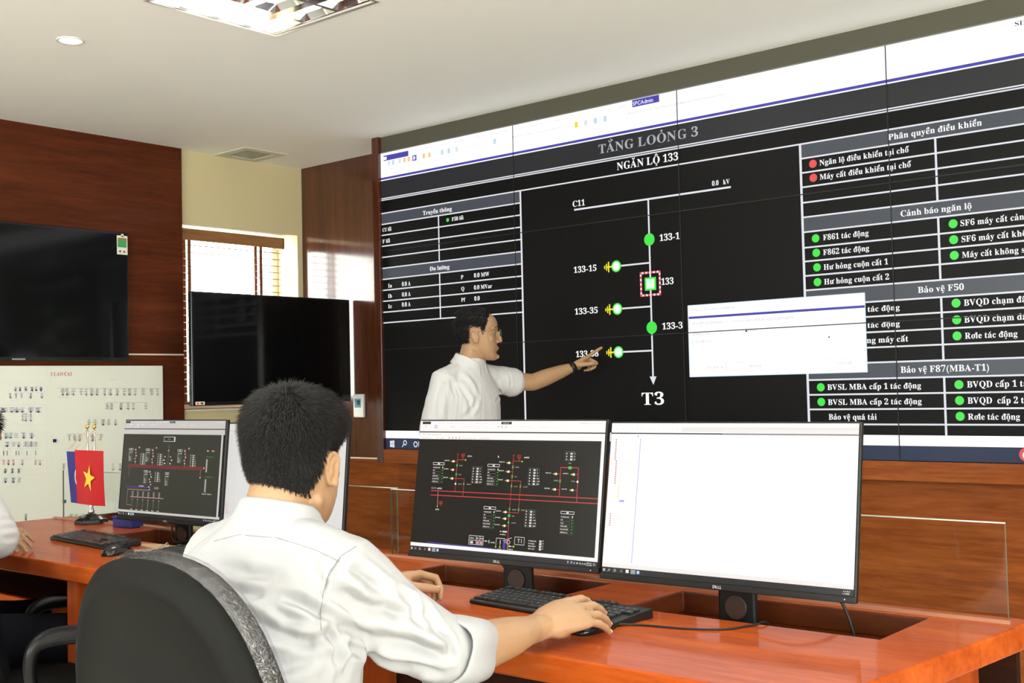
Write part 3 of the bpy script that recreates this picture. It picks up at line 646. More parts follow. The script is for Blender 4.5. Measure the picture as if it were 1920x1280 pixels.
MW = em('monitor_white', (1.0, .955, .93), .98); MW2 = em('monitor_clear_white', (1.0, 1.0, 1.0), 1.1); MGR = em('monitor_grey', (.62, .60, .60), .95); MFA = em('monitor_faint', (.80, .77, .78), 1.0); MGY = em('monitor_beige_band', (.84, .80, .76), 1.0)
MRD = em('monitor_red', (.62, .035, .03), 1.0); MGN = em('monitor_green', (.07, .36, .04), 1.0); MDG = em('monitor_dark_green', (.03, .17, .03), 1.0); MYG = em('monitor_yellow_green', (.62, .66, .06), 1.0); MTX = em('monitor_text', (.70, .68, .63), 1.0); MDM = em('monitor_dim_text', (.34, .33, .31), 1.0); MBL = em('monitor_blue', (.05, .04, .30), 1.0); MDK = em('monitor_ink', (.02, .02, .025), 1.0); MTK = em('monitor_task', (.012, .012, .016), 1.0); MPU = em('monitor_lilac', (.42, .40, .80), 1.0); MRS = em('monitor_soft_red', (.70, .32, .34), 1.0); MLB = em('monitor_icon_blue', (.25, .40, .75), 1.0); MCR = em('monitor_cream', (.95, .92, .78), 1.0)
def chrome(g, wm, right=True, dim=1.0):                               # window furniture of the diagram screens
    g.rect(-301, 129, 301.5, 177.5, wm, 1); g.rect(-301, 146.6, 301.5, 149.6, MDK, 2)
    g.rect(-294, 169, -264, 176, MDK, 2); g.text('SPCAdmin', -14, 170.8, 20, 2.6, MW, 3, False); g.rect(-20, 169, 14, 175.5, MDK, 2)
    for u, w in ((-240, 24), (-205, 22), (-176, 30), (-130, 12), (-108, 24), (-78, 16), (-56, 38)): g.blur(u, 171, w, 3, MFA, 2)
    for u, w in ((-195, 14), (-150, 60), (40, 40), (100, 30), (-290, 34), (-240, 40)): g.blur(u, 161 if u > -250 and u != -240 else 153, w, 2.5, MFA, 2)
    for u, c in ((-284, MGR), (-268, MFA), (-258, MCR), (-222, MCR), (-212, MCR), (-190, MFA), (-180, MFA), (-30, MGR), (-19, MGR), (-6, MGR)): g.rect(u, 160, u+4, 165, c, 2)
    g.rect(-249, 158, -240, 167, MPU, 2); g.rect(-246.5, 160, -242.5, 165, MW, 3)
    for u, w in ((-292, 16), (-272, 14), (-254, 22), (-228, 4)): g.blur(u, 140, w, 3, MGR, 2)
    for u, w in ((-292, 34), (-240, 12), (-224, 12), (-145, 44), (-90, 36)): g.blur(u, 131, w, 2.6, MGR, 2)
    for u in (-196, -184, -172, -160): g.rect(u, 131, u+4, 135, MRS, 2)
    g.text('SIEMENS', 226, 170, 22, 3, MGR, 2, False); g.blur(252, 170, 40, 3, MFA, 2)
    if right: g.rect(292, -154, 301.5, 129, wm, 1)
    g.rect(-301, -154.5, 301.5, -145.5, wm, 1)
def taskbar(g, clock=True):
    g.rect(-301, -167.5, 301.5, -154.5, MTK, 1); y = -161
    for a, b in ((0, 0), (1, 0), (0, 1), (1, 1)): g.rect(-298+a*3, y-3+b*3, -295.4+a*3, y-.4+b*3, MTX, 2)
    g.ring(-281, y+.6, 2.2, .8, MTX, 2, 10); g.line(-283, y-1, -285.4, y-3.4, .9, MTX, 2); g.ring(-266, y, 3.2, 1.1, MTX, 2, 12); g.ring(-248, y, 2.8, 1.2, MDM, 2, 8)
    g.rect(-236, y-3, -228, y+4, MCR, 2); g.rect(-223, y-4.5, -210, y+5, MDM, 2); g.rect(-219, y-2, -215, y+3, MLB, 3); g.rect(-207, y-3.5, -199, y+4, MLB, 2); g.rect(-205, y-1.5, -201, y+2.5, MW, 3)
    if clock:
        g.rect(214, y-2, 218, y+3, MRS, 2); g.rect(224, y-2, 229, y+3, MLB, 2)
        for u, w in ((233, 5), (241, 5), (250, 4), (257, 5), (264, 6)): g.blur(u, y-2, w, 4, MTX, 2)
        g.blur(270, y+.6, 16, 3, MTX, 2); g.blur(270, y-4, 17, 3, MTX, 2); g.ring(292, y, 3, .9, MTX, 2, 10)
    else: g.blur(280, y+.5, 14, 3, MTX, 2); g.blur(279, y-4, 16, 3, MTX, 2)
def bay_table(g, u, v, w=39, h=55, sc=1.0):
    g.frame(u, v-6, u+w, v, 1.4, MTX, 2); g.rect(u+w*.42, v-5, u+w*.6, v-1.2, MTX, 3)
    for k, ww in enumerate((.62, .18, .22, .5, .62, .55)):
        z = v-14.5-k*7.4*sc; g.blur(u+1, z, w*ww, 3.2, MTX, 3, seed=k*3); g.line(u, z-2, u+w*.7, z-2, .35, MDM, 2)
        (g.rect(u+w-6, z-.5, u+w-2.5, z+4, MTX, 3) if k == 0 else g.rect(u+w-6, z, u+w-3, z+3, MGN, 3))
    g.frame(u+w*.72, v-14-5*7.4*sc-3, u+w, v-19, .5, MDG, 2)
def meas(g, u, v, rows=6, w=28):
    for k in range(rows):
        z = v-k*6.9; g.rect(u, z-3.4, u+3, z, MTX, 3); g.rect(u+12, z-4, u+19, z+.4, MTX, 3); g.blur(u+24, z-3, 3 if k < 3 else 9, 3, MTX, 3, seed=k)
    for x in (-3, 8, 22, w+2): g.line(u+x, v+3, u+x, v-rows*6.9+2, .35, MDM, 2)
    g.line(u-3, v+3, u+w+2, v+3, .35, MDM, 2); g.line(u-3, v-rows*6.9+2, u+w+2, v-rows*6.9+2, .35, MDM, 2)
def earth(g, u, v, ub, lab=True):                                     # yellow earthing switch on a stub of the red line
    g.line(u+4, v, ub, v, 1.1, MRD, 2); g.disc(u+1.5, v, 3.1, MCR, 3, 12); g.poly([(u-2, v+3.2), (u-6.4, v), (u-2, v-3.2)], MYG, 3); g.rect(u-8.5, v-.7, u-6, v+.7, MYG, 3)
    if lab: g.blur(u-31, v+.5, 17, 3, MTX, 3)
def bay(g, u, up=True):
    g.line(u, 91, u, 27, 1.3, MRD, 2); g.poly([(u-2, 89), (u+2, 89), (u, 94)], MRD, 3)
    for du, dv in ((-3, 2.6), (3, 2.6), (0, -2.2)): g.ring(u+18+du, 86+dv, 3.6, 1.0, MRD, 3, 12)
    g.line(u, 76, u+26, 76, 1.2, MRD, 2); g.line(u+18, 81, u+18, 76, 1.0, MRD, 2); g.disc(u+28, 75.6, 2.2, MYG, 3, 10); g.blur(u+34, 84, 16, 4, MTX, 3)
    for v in (71.3, 49.2, 26.6): earth(g, u-14, v, u)
    for v, w in ((61, 12), (37.5, 8)): g.rect(u-2.6, v-3.4, u+2.6, v+3.4, MGN, 4); g.blur(u+8, v-1.6, w, 3.2, MDM, 3)
    g.line(u, 26.8, u+28.5, 26.8, 1.3, MRD, 2)
# first diagram monitor
t, sc = monitor('lit monitor with black red-lined network diagram, right of the seated man', (3.034, -2.462, .991), math.radians(1.9), math.radians(8.8), .391)
g = mg(); chrome(g, MW); taskbar(g); g.build('window_bars', sc)
g = mg()
for v, a, b in ((-7.3, -243.6, 292), (-19, -243.3, 292)): g.line(a, v, b, v, 2.1, MRD, 2)
bay(g, -158.8); g.line(-158.6, 27, -158.4, -7.4, 1.3, MRD, 2); g.line(-130.4, 26.8, -130.4, -19, 1.3, MRD, 2); g.disc(-159, 13.1, 2.8, MCR, 4, 12); g.rect(-133, 10.5, -128.2, 16.5, MGN, 4)
bay(g, 28); g.line(28, 27, 27, -52, 1.3, MRD, 2); g.line(56.5, 26.8, 55.8, -52, 1.3, MRD, 2); g.line(17, -52.2, 56.6, -52.2, 1.3, MRD, 2); g.line(27, -52, 28.5, -122, 1.5, MRD, 2); g.line(28.8, -120, 29, -145, 1.5, MRS, 2)
for u, v in ((27.7, 13.5), (56.1, 13.8), (27, -44), (55.8, -44), (26.7, -77)): g.rect(u-2.4, v-3.2, u+2.4, v+3.2, MGN, 4)
g.rect(23.6, -63.6, 30.8, -57, em('monitor_bright_green', (.06, .55, .10), 1), 4)
for v in (-51.9, -68.3, -85.9): earth(g, 14, v, 27)
g.rect(10, -102.4, 24, -98.6, MTX, 3); g.poly([(4, -98), (0, -100.5), (4, -103)], MYG, 3); g.line(2, -100.5, 12, -100.5, 1, MYG, 3); g.blur(2, -109, 18, 3.2, MTX, 3)
for u, v, w in ((-150, 11.6, 12), (-120, 11.6, 14), (36, 11.6, 12), (65, 11.6, 14), (36, -46, 13), (65, -46, 14), (36, -62, 8), (36, -78.6, 14)): g.blur(u, v, w, 3.2, MDM, 3)
g.line(176.9, 63.8, 230, 64, 1.8, MRD, 2); g.line(176.9, 63.8, 178, -7, 1.8, MRD, 2); g.line(230, 64, 230, -18.5, 1.8, MRD, 2); g.rect(200, 60, 210, 66.8, em('monitor_bright_green', (.06, .55, .10), 1), 4); g.rect(175, 27, 180, 34, MGN, 4); g.disc(229.6, 30.6, 3, MCR, 4, 12)
for u, v, b in ((163, 47.7, 177), (216, 47.7, 230), (162.5, 10, 177), (215, 10, 230)): earth(g, u, v, b)
for u, v, w in ((200, 73, 8), (158, 30, 14), (211, 30, 12)): g.blur(u, v, w, 3.2, MDM, 3)
g.line(-218.3, -6.8, -216.3, -40, 1.2, MRS, 2); g.line(-216.4, -38, -216.2, -48, 1.0, MYG, 2); g.disc(-216.2, -48, 1.9, MYG, 3, 8)
for du, dv in ((-2.6, 2), (2.6, 2), (0, -2.4)): g.ring(-205+du, -39.3+dv, 3.8, 1.1, MRD, 3, 12)
g.text('C11', -243, -2.5, 16, 4.4, MTX, 3, False); g.blur(-222, -2.5, 17, 4.4, MTX, 3); g.blur(-222, -57.5, 13, 4, MTX, 3)
bay_table(g, -243, 67); bay_table(g, -54.5, 66.5); bay_table(g, -56.8, -41); bay_table(g, 186.3, -41.5)
meas(g, -103, 56); meas(g, 82, 57); meas(g, 80, -45.5); meas(g, 191.3, 99.5, 3, 24)
g.frame(-98.5, -138.3, -50.8, -116.2, 1.3, MTX, 2); g.line(-98.5, -127.5, -50.8, -127.5, 1.1, MTX, 2); g.line(-74.5, -138, -74.5, -116.4, 1.1, MTX, 2); g.line(-62.5, -138, -62.5, -116.4, 1.1, MTX, 2)
g.blur(-94, -124, 13, 4.5, MTX, 3); g.blur(-73, -124, 9, 4.5, MTX, 3); g.blur(-61, -124, 9, 4.5, MTX, 3); g.rect(-94, -136, -84, -130, MTX, 3); g.rect(-72.5, -136.5, -65, -129.5, MRS, 3); g.rect(-60.5, -136.5, -53, -129.5, MRS, 3)
g.blur(-47, -129, 9, 4.5, MTX, 3); g.rect(-33, -132, -30.5, -124, MTX, 3); g.blur(-26, -131, 14, 3.2, MTX, 3)
g.line(-8, -117.6, 20, -117.6, 1.4, MTX, 3); g.line(-8, -117.6, -8.6, -128, 1.2, MTX, 3); g.line(14, -123, 41, -114, 1.3, MTX, 4); g.line(-8.6, -128, -8.8, -140, 1.2, MYG, 3); g.line(5, -122, 5, -131, 2.2, MTX, 3); g.line(5, -131, 5, -140, 1.2, MYG, 3)
for u in (-8.8, 5): g.poly([(u-2.6, -138), (u+2.6, -138), (u, -143)], MYG, 4)
g.blur(-3, -147, 14, 3.4, MTX, 3)
g.line(-244, -142.6, 15, -144.8, 2.6, MBL, 2); g.rect(14, -144.8, 22, -121, MBL, 2); g.ring(22, -125, 6, 1.6, MBL, 3, 16); g.ring(30.5, -125.5, 6, 2.2, MRS, 3, 16); g.line(18, -128, 22, -124, 1, MTX, 4); g.line(22, -124, 26, -128, 1, MTX, 4)
g.rect(32, -137, 39, -133.5, MTX, 3); g.line(39, -135.2, 48, -135.2, 1.1, MYG, 3); g.poly([(47, -132), (47, -138.4), (52, -135.2)], MYG, 4); g.blur(32, -144, 15, 3.2, MTX, 3)
g.frame(50.2, -129.6, 80.3, -111.2, 1.2, MTX, 2); g.text('T1', 58, -125.2, 14.5, 9.5, MTX, 3, False)
for k in range(4): z = -119.5-k*6.3; g.blur(94, z, 23-2*(k % 2)*2, 3.4, MTX, 3, seed=k); g.rect(127, z-.6, 134, z+4.4, MTX, 3); g.ring(138.4, z+3.4, 1.8, .7, MTX, 3, 8)
g.poly([(-22.5, 90), (-22.5, 83), (-18.8, 85.2)], MW, 5)
g.build('network_diagram', sc)
# event-list monitor
t, sc = monitor('lit monitor filled by a nearly white event list, nearest the camera', (3.669, -2.467, .987), math.radians(1.75), math.radians(9.9), .387)
g = mg(); g.rect(-301, -147, 301.5, 177.5, MW2, 1); g.rect(-113, 158, 301.5, 169, MGY, 2); g.rect(-9, 154, 301.5, 163, em('monitor_pinkish', (.90, .85, .83), 1), 3); g.rect(-301, 152.4, 301.5, 155.4, MDK, 3); g.rect(-301, -154.5, 301.5, -145.5, em('monitor_bottom_band', (.91, .86, .83), 1), 3); g.rect(-301, -145, -231.5, 152, em('monitor_tree_pane', (1.0, .965, .955), 1), 2)
for u, w in ((-296, 60), (-232, 26)): g.blur(u, 172, w, 3, MFA, 4)
for u in (-290, -270, -255, -245, -234, -222, -211, -199, -186, -174, -161, -148, -137, -126): g.rect(u, 162, u+4, 166, MFA, 4)
g.blur(-296, 156.5, 34, 2.4, MFA, 4); g.line(-231, 152, -231, -145, .8, MFA, 4); g.blur(150, -153, 14, 3, MFA, 4); g.blur(180, -153, 12, 3, MFA, 4); g.blur(222, -153, 16, 3, MFA, 4); g.blur(258, -153, 16, 3, MFA, 4)
RS = em('monitor_bullet_red', (.60, .26, .30), 1); YB_ = em('monitor_folder', (.72, .66, .12), 1)
y = 138.6
for k in range(10): g.rect(-287.5, y-1.6, -283.8, y+1.6, RS, 4); g.blur(-279, y-1.2, (10, 13, 18, 15, 12, 15, 18, 17, 17, 18)[k], 2, MFA, 4); y -= 5.06
for k in range(11): g.rect(-283.5, y-1.6, -279.8, y+1.6, RS, 4); g.blur(-275, y-1.2, (38, 34, 18, 18, 32, 16, 20, 22, 20, 15, 8)[k], 2, MFA, 4); y -= 5.06
for k in range(9): g.rect(-272, y-6, -269.4, y-3.4, YB_ if k < 6 else MFA, 4); y -= 4.2
g.rect(-266, -5.6, -253, -.6, MPU, 4)
for k in range(6): g.rect(-289.8, -35-5.1*k, -286.3, -32-5.1*k, RS, 4); g.blur(-281, -34.5-5.1*k, (16, 12, 26, 24, 14, 12)[k], 2, MFA, 4)
g.rect(-228, 145, -224.8, 149, RS, 4)
for k in range(58):
    y = 139.9-4.9*k; u = -219-.05*k; g.rect(u-1.6, y-1.5, u+1.6, y+1.5, MPU, 4)
    g.line(-231, y-2.4, 296, y-2.4, .25, em('monitor_rule', (.90, .895, .89), .95), 3)
    if k > 30: g.blur(-80, y-1.2, 14, 2.0, em('monitor_pale_pink', (.94, .84, .95), 1), 4, seed=k)
    elif k % 2: g.blur(-78, y-1.2, 7, 1.8, MFA, 4, seed=k)
    if k % 3 and k > 34: g.blur(-104, y-1.2, 9, 1.8, em('monitor_pale_grey', (.90, .89, .89), 1), 4, seed=k)
for u in (-112, -84, -60, -44, 30): g.line(u, 150, u, 143, .3, MFA, 4)
g.build('event_list', sc)
g = mg(); taskbar(g, False); g.build('task_strip', sc)
# the two monitors of the left desk
MRX = em('monitor_dull_red', (.34, .018, .022), 1.0); DIMW = em('monitor_dim_white', (.66, .64, .60), .9)
t, sc = monitor('lit monitor with dark grey network diagram beside the little flags', (1.366, -2.334, .985), math.radians(1.3), math.radians(5.6), .385)
g = mg(); g.rect(-296, -147, 288, 129, em('monitor_haze', (.030, .033, .024), 1.0, .3), 1); chrome(g, DIMW, False); g.rect(284, -154, 294, 131, DIMW, 2); taskbar(g); g.build('window_bars', sc)
g = mg(); g.frame(-46, 104, 21, 120, 1.6, MTX, 3); g.blur(-20, 110, 14, 4, MDM, 3); g.rect(14, 106, 20, 120, MTX, 3)
for v in (17.5, 13.5, 9): g.line(-262, v, 196, v, 1.7, MRX, 3)
g.disc(198, 15, 3, MTX, 3, 8); g.line(-250, 9, -250, -22, 1, MDM, 3); g.line(180, 9, 180, -14, 1.2, MRS, 3); g.disc(180, -18, 3, MTX, 3, 8)
for u in (-215, -108, 86): 
    bay_table(g, u-45, 76, 26, 40, .8); meas(g, u+32, 58, 6, 14); g.line(u, 78, u, 19, 1.2, MRS, 3)
    for k in range(5): g.rect(u-7+4*(k % 3), 70-11*k, u-1+4*(k % 3), 74-11*k, MRS if k % 2 else MTX, 4)
    g.rect(u+16, 78, u+24, 83, MRS, 4)
g.line(-13, 92, -13, 22, 1, MDM, 3)
for u, v in ((-32, 50), (0, 50), (-32, 26), (0, 26), (-13, 72), (-38, 38), (8, 38)): g.rect(u-4, v-2, u+4, v+2, MRS if v > 45 else MTX, 4)
for v in (62, -6): g.line(206, v-8, 250, v-8, 1.0, MGN, 3); [g.rect(210+k*9, v-12, 213+k*9, v-6, MDG, 4) for k in range(4)]; [g.rect(208, v-20-5*k, 216, v-17-5*k, MTX, 3) for k in range(9)]
g.blur(196, -74, 26, 4, MTX, 3); g.blur(226, -74, 24, 4, MTX, 3); g.rect(210, 72, 218, 76, MTX, 3); g.rect(236, 72, 250, 76, MRS, 3)
bay_table(g, -155, -2, 24, 40, .8); meas(g, -84, -8, 5, 14); bay_table(g, -24, -6, 22, 40, .8)
for k in range(8): g.rect(-122+5*(k % 3), -8-9*k, -114+5*(k % 3), -4-9*k, MRS if k % 2 else MTX, 4)
g.line(-262, -63, -118, -62, 4, MBL, 3); g.line(-250, -72, -118, -72, 1.5, MRS, 3); g.line(-250, -72, -250, -128, 1, MRS, 3); g.line(-250, -128, -222, -128, 1, MRS, 3); g.line(-230, -98.6, -24, -97.6, 2, MRS, 3); g.blur(-180, -60, 30, 5, MTX, 4); g.blur(-84, -66, 26, 9, MDM, 4)
for k in range(6):
    u = -216+33*k; [g.rect(u-6, -80-4*j, u+5, -78-4*j, MDM, 3) for j in range(5)]; g.line(u, -103, u, -136, 1.1, MTX if k == 3 else MDM, 3); g.poly([(u-4, -106), (u+4, -106), (u, -111)], MDM, 4); g.blur(u-8, -145, 14, 4, MTX, 4)
g.build('network_diagram', sc)
t, sc = monitor('lit monitor with a pale list, half hidden behind the seated man', (1.954, -2.305, .974), math.radians(.3), math.radians(5.4), .374)
g = mg(); DW = em('monitor_list_white', (.78, .77, .74), .95); g.rect(-301, -147, 301.5, 177.5, DW, 1); g.rect(-301, 152, 301.5, 154, MGR, 2); g.rect(-301, -154.5, 301.5, -145.5, DIMW, 2); g.line(-252, 152, -255, -145, 1, MGR, 3); g.line(-242, 152, -244, -145, 1, MGR, 3)
for k in range(52): y = 140-5.2*k; g.blur(-292+(6 if 9 < k < 22 else 0)+(8 if k in (22, 23, 24, 36) else 0), y, 18+(k*7) % 16, 2.4, MGR if k < 44 else RS, 3, seed=k); g.line(-240, y-1.6, 296, y-1.6, .5, MFA, 2)
taskbar(g); g.build('event_list', sc)

# ------------------------------------------------------------------ keyboards, mice, small things
LEGEND = pm('key_legend', (.45, .45, .45), .5)
def keyboard(label, c, yaw, group=None):
    t = thing('keyboard', label, 'keyboard', c, yaw, group); w, d = .442, .130; tl = math.radians(4)
    tm = Matrix.Rotation(tl, 4, 'X')
    m = MB(); m.prism([(-d/2, 0), (d/2, 0), (d/2, .019), (d/2-.006, .021), (-d/2+.004, .010), (-d/2, .006)], lambda u, v, s: V((-w/2 if s == 0 else w/2, u, v))); m.build('case', BLACKP, t, bevel=.002)
    cache = {}
    def key(x0, x1, row, blue=False):
        ww = round(x1-x0-.0018, 4); k = (ww, blue)
        if k not in cache:
            m = MB(); a, b = ww/2, .0076
            m.rings([[V((sx*a*q, sy*b*q, z)) for sx, sy in ((-1,-1),(1,-1),(1,1),(-1,1))] for q, z in ((1, 0), (.98, .004), (.86, .0058))], 0, True, sm=False)
            m.add([(-a*.45, b*.05, .00595), (-a*.45+.0022, b*.05, .00595), (-a*.45+.0022, b*.5, .00595), (-a*.45, b*.5, .00595)], [(0, 1, 2, 3)], 1); me = m.mesh('key'); me.materials.append(KEYM); me.materials.append(LEGEND); cache[k] = me
        o = bpy.data.objects.new('key', cache[k]); COL.objects.link(o); o.parent = t
        y = -d/2+.014+row*.0188+(.006 if row == 5 else 0); o.location = ((x0+x1)/2, y, .0095+(y+d/2)/d*.011); o.rotation_euler = (math.radians(5), 0, 0)
    u = .0188; X0 = -w/2+.009
    rows = [[1.25, 1.25, 1.25, 5.5, 1.25, 1.25, 1.25, 2.0], [2.25]+[1]*10+[2.75], [1.75]+[1]*11+[2.25], [1.5]+[1]*12+[1.5], [1]*13+[2], [1, -.6, 1, 1, 1, 1, -.3, 1, 1, 1, 1, -.3, 1, 1, 1, 1]]
    for r, ks in enumerate(rows):
        x = X0
        for k in ks:
            if k > 0: key(x, x+k*u, r)
            x += abs(k)*u
        if r in (0, 3, 4, 5): [key(X0+15.3*u+i*u, X0+16.3*u+i*u, r) for i in range(3)]
        if r == 1: key(X0+16.3*u, X0+17.3*u, 1)
        if r in (0,): key(X0+18.6*u, X0+20.6*u, 0); key(X0+20.6*u, X0+21.6*u, 0)
        if r in (1, 2, 3, 4): [key(X0+18.6*u+i*u, X0+19.6*u+i*u, r) for i in range(4 if r > 2 else 3)]
    g = G2(lambda a, b, dd: V((a, b, .0205+dd)), .0003); g.rect(X0+18.9*u, .052, X0+19.0*u, .0535, MTX, 1); g.build('status_light', t)
    return t
keyboard('black keyboard in front of the seated man, beside his mouse hand', (3.335, -2.630, .751), math.radians(-4.8))
keyboard('black keyboard farthest left, near the flag stand', (1.235, -2.550, .751), math.radians(-6))
keyboard('black keyboard half hidden behind the white-shirted back, below the left pair of monitors', (1.93, -2.605, .751), math.radians(-4))
def mouse(label, c, yaw):
    t = thing('mouse', label, 'mouse', c, yaw)
    m = MB(); rg = []
    for y, w, h in ((-.054, .010, .010), (-.048, .020, .020), (-.034, .026, .029), (-.012, .0275, .034), (.015, .027, .032), (.036, .026, .026), (.049, .022, .018), (.055, .013, .012)):
        rg.append([V((w*math.cos(a), y, max(0, h*math.sin(a)))) for a in [math.pi*k/10 for k in range(11)]]+[V((w*.9*math.cos(a), y, 0)) for a in [math.pi*(10-k)/10 for k in range(1, 10)]])
    m.rings(rg); m.build('shell', BLACKG, t)
    m = MB(); M = Matrix.Rotation(math.pi/2, 4, 'Y'); m.lathe([(.006, -.0035), (.0095, -.003), (.0095, .003), (.006, .0035)], Matrix.Translation((0, .033, .0225)) @ M, 16); m.build('wheel', BLACKP, t)
    return t
mouse('black mouse under the right hand of the seated man', (3.530, -2.762, .750), math.radians(-4))
mouse('loose black mouse seen above the chair back, between two keyboards', (1.585, -2.672, .750), math.radians(12))
def cable(name, label, pts, r=.0022, mat=BLACKP):
    P = [V(p) for p in pts]; Q = []
    for i in range(len(P)-1):
        a = P[max(i-1, 0)]; b = P[i]; c = P[i+1]; d = P[min(i+2, len(P)-1)]
        for k in range(8):
            s = k/8; Q.append(.5*((2*b)+(c-a)*s+(2*a-5*b+4*c-d)*s*s+(3*b-a-3*c+d)*s**3))
    Q.append(P[-1]); base = P[0]; m = MB(); m.tube(Q, r, 7); return tag(m.build(name, mat, None, base=tuple(base)), label, 'cable')
cable('mouse_cable', 'thin black mouse cable crossing the desk from the mouse to the monitor well', [(3.542, -2.709, .757), (3.570, -2.672, .7525), (3.61, -2.66, .7525), (3.68, -2.645, .7525), (3.745, -2.61, .7525), (3.775, -2.545, .7525), (3.79, -2.50, .748), (3.795, -2.47, .66)])
cable('monitor_cable', 'black cable looping in the well behind the nearest monitor', [(3.70, -2.41, .80), (3.78, -2.36, .82), (3.86, -2.33, .79), (3.90, -2.33, .70), (3.91, -2.34, .605)], .0035)
cable('monitor_cable', 'black cable hanging slantwise below the diagram monitor beside its stand', [(2.96, -2.42, .83), (3.00, -2.41, .78), (3.05, -2.40, .72), (3.08, -2.39, .61)], .004)
cable('monitor_cable', 'black cable looping under the monitor beside the flags', [(1.33, -2.30, .83), (1.34, -2.31, .76), (1.38, -2.32, .735), (1.43, -2.30, .745), (1.44, -2.28, .77)], .0035)
cable('mouse_cable', 'thin pale mouse cable beside the left keyboard', [(1.60, -2.617, .757), (1.60, -2.56, .7525), (1.56, -2.50, .7525), (1.52, -2.455, .7525), (1.50, -2.43, .745), (1.49, -2.41, .65)], .0022, pm('grey_cable', (.35, .34, .32), .5))
# papers
def paper(label, pts, mat, z=.7505):
    c = sum((V((*p, z)) for p in pts), V())/len(pts); m = MB()
    m.prism([(p[0]-c.x, p[1]-c.y) for p in pts], lambda u, v, s: V((u, v, .0012 if s else 0))); return tag(m.build('paper', mat, None, loc=c), label, 'paper')
paper('tan sheet lying between the two left keyboards', [(1.40, -2.50), (1.63, -2.545), (1.70, -2.46), (1.50, -2.452)], TANP)
paper('white sheet lying behind the half-hidden keyboard', [(1.90, -2.525), (2.12, -2.54), (2.14, -2.46), (1.95, -2.448)], PAPER)
# blue box below the monitor
o = (.91, -2.225, .7505); t = thing('box', 'small deep blue box at the back of the left desk, below a monitor corner', 'box', o)
m = MB(); m.box((.845, -2.250, .7505), (.975, -2.195, .782)); m.build('body', BLUEP, t, bevel=.004, base=o)
m = MB(); m.box((.842, -2.253, .782), (.978, -2.192, .792)); m.build('lid', BLUEP, t, bevel=.004, base=o)
# desk flags
fx, fy = .655, -2.23
t = thing('flag_stand', 'two little desk flags, red with a yellow star over blue, on a black hexagonal base', 'flags', (fx, fy, .75))
m = MB(); m.lathe([(.064, 0), (.064, .012), (.056, .018), (.026, .032), (.018, .038), (.001, .039)], None, 6); m.build('base', BLACKG, t, bevel=.002)
m = MB(); m.lathe([(.013, .04), (.013, .05), (.009, .055), (.009, .075), (.009, .20), (.001, .2)], None, 16); m.build('stem', STEEL, t, smooth=True)
for k, dx in enumerate((-.045, .008)):
    m = MB(); m.cyl((dx*.9, .012, .19), (dx, .012, .375), .0035, n=8); pl = m.build('pole', STEEL, t)
    m = MB(); m.ell((dx, .012, .383), (.008, .008, .008), nu=12, nv=8); m.ell((dx, .012, .394), (.004, .004, .006), nu=8, nv=6); m.build('finial', GOLD, pl)
def flag(name, mat, x0, x1, zt, zb, y, skew=0.0):
    m = MB(); nx, nz = 12, 14; vs = []
    for s in (0, 1):
        for j in range(nz+1):
            for i in range(nx+1):
                a = i/nx; b = j/nz; x = x0+(x1-x0)*a+skew*b; z = zt+(zb-zt)*b; yy = y+.006*math.sin(a*5+b*1.5)*(.3+b)+(.0014 if s else 0); vs.append((x, yy, z))
    n = (nx+1)*(nz+1); fs = []
    for j in range(nz):
        for i in range(nx):
            q = [j*(nx+1)+i, j*(nx+1)+i+1, (j+1)*(nx+1)+i+1, (j+1)*(nx+1)+i]; fs.append(q); fs.append([n+k for k in q[::-1]])
    m.add(vs, fs, 0, True); return m.build(name, mat, t)
fl = flag('flag', BLUEC, -.180, .02, .283, .075, -.004, .018); fl['label'] = 'blue flag with a white round emblem'
m = MB()
def fpt(u, v, d): a = (u+.18)/.20; return V((u+.010, -.004+.006*math.sin(a*5+.75)*.8-.0035-d, v))
g = G2(fpt, .0004); g.ring(-.082, .185, .047, .008, PAPER, 1, 28); g.line(-.125, .19, -.04, .185, .004, PAPER, 1); g.line(-.104, .215, -.099, .155, .004, PAPER, 1); g.build('emblem', fl)
fl = flag('flag', REDC, -.068, .148, .292, .078, -.030, .004); fl['label'] = 'red flag with a yellow star'
g = G2(lambda u, v, d: V((u, -.030+.006*math.sin((u+.068)/.216*5+.75)*.8-.004-d, v)), .0004)
st = [(.044+(.055 if k % 2 == 0 else .021)*math.sin(2*math.pi*k/10+.2), .182+(.055 if k % 2 == 0 else .021)*math.cos(2*math.pi*k/10+.2)) for k in range(10)]
for k in range(10): g.poly([st[k], st[(k+1) % 10], (.044, .182)], YEL, 1)
g.build('star', fl)
for a, b in (((-.045, .012, .372), (-.175, -.004, .285)), ((-.045, .012, .372), (.022, -.004, .285)), ((.008, .012, .372), (-.066, -.030, .293)), ((.008, .012, .372), (.146, -.030, .293))):
    m = MB(); m.cyl(a, b, .0009, n=5); m.build('cord', pm('gold_cord', (.75, .45, .18), .6), t)

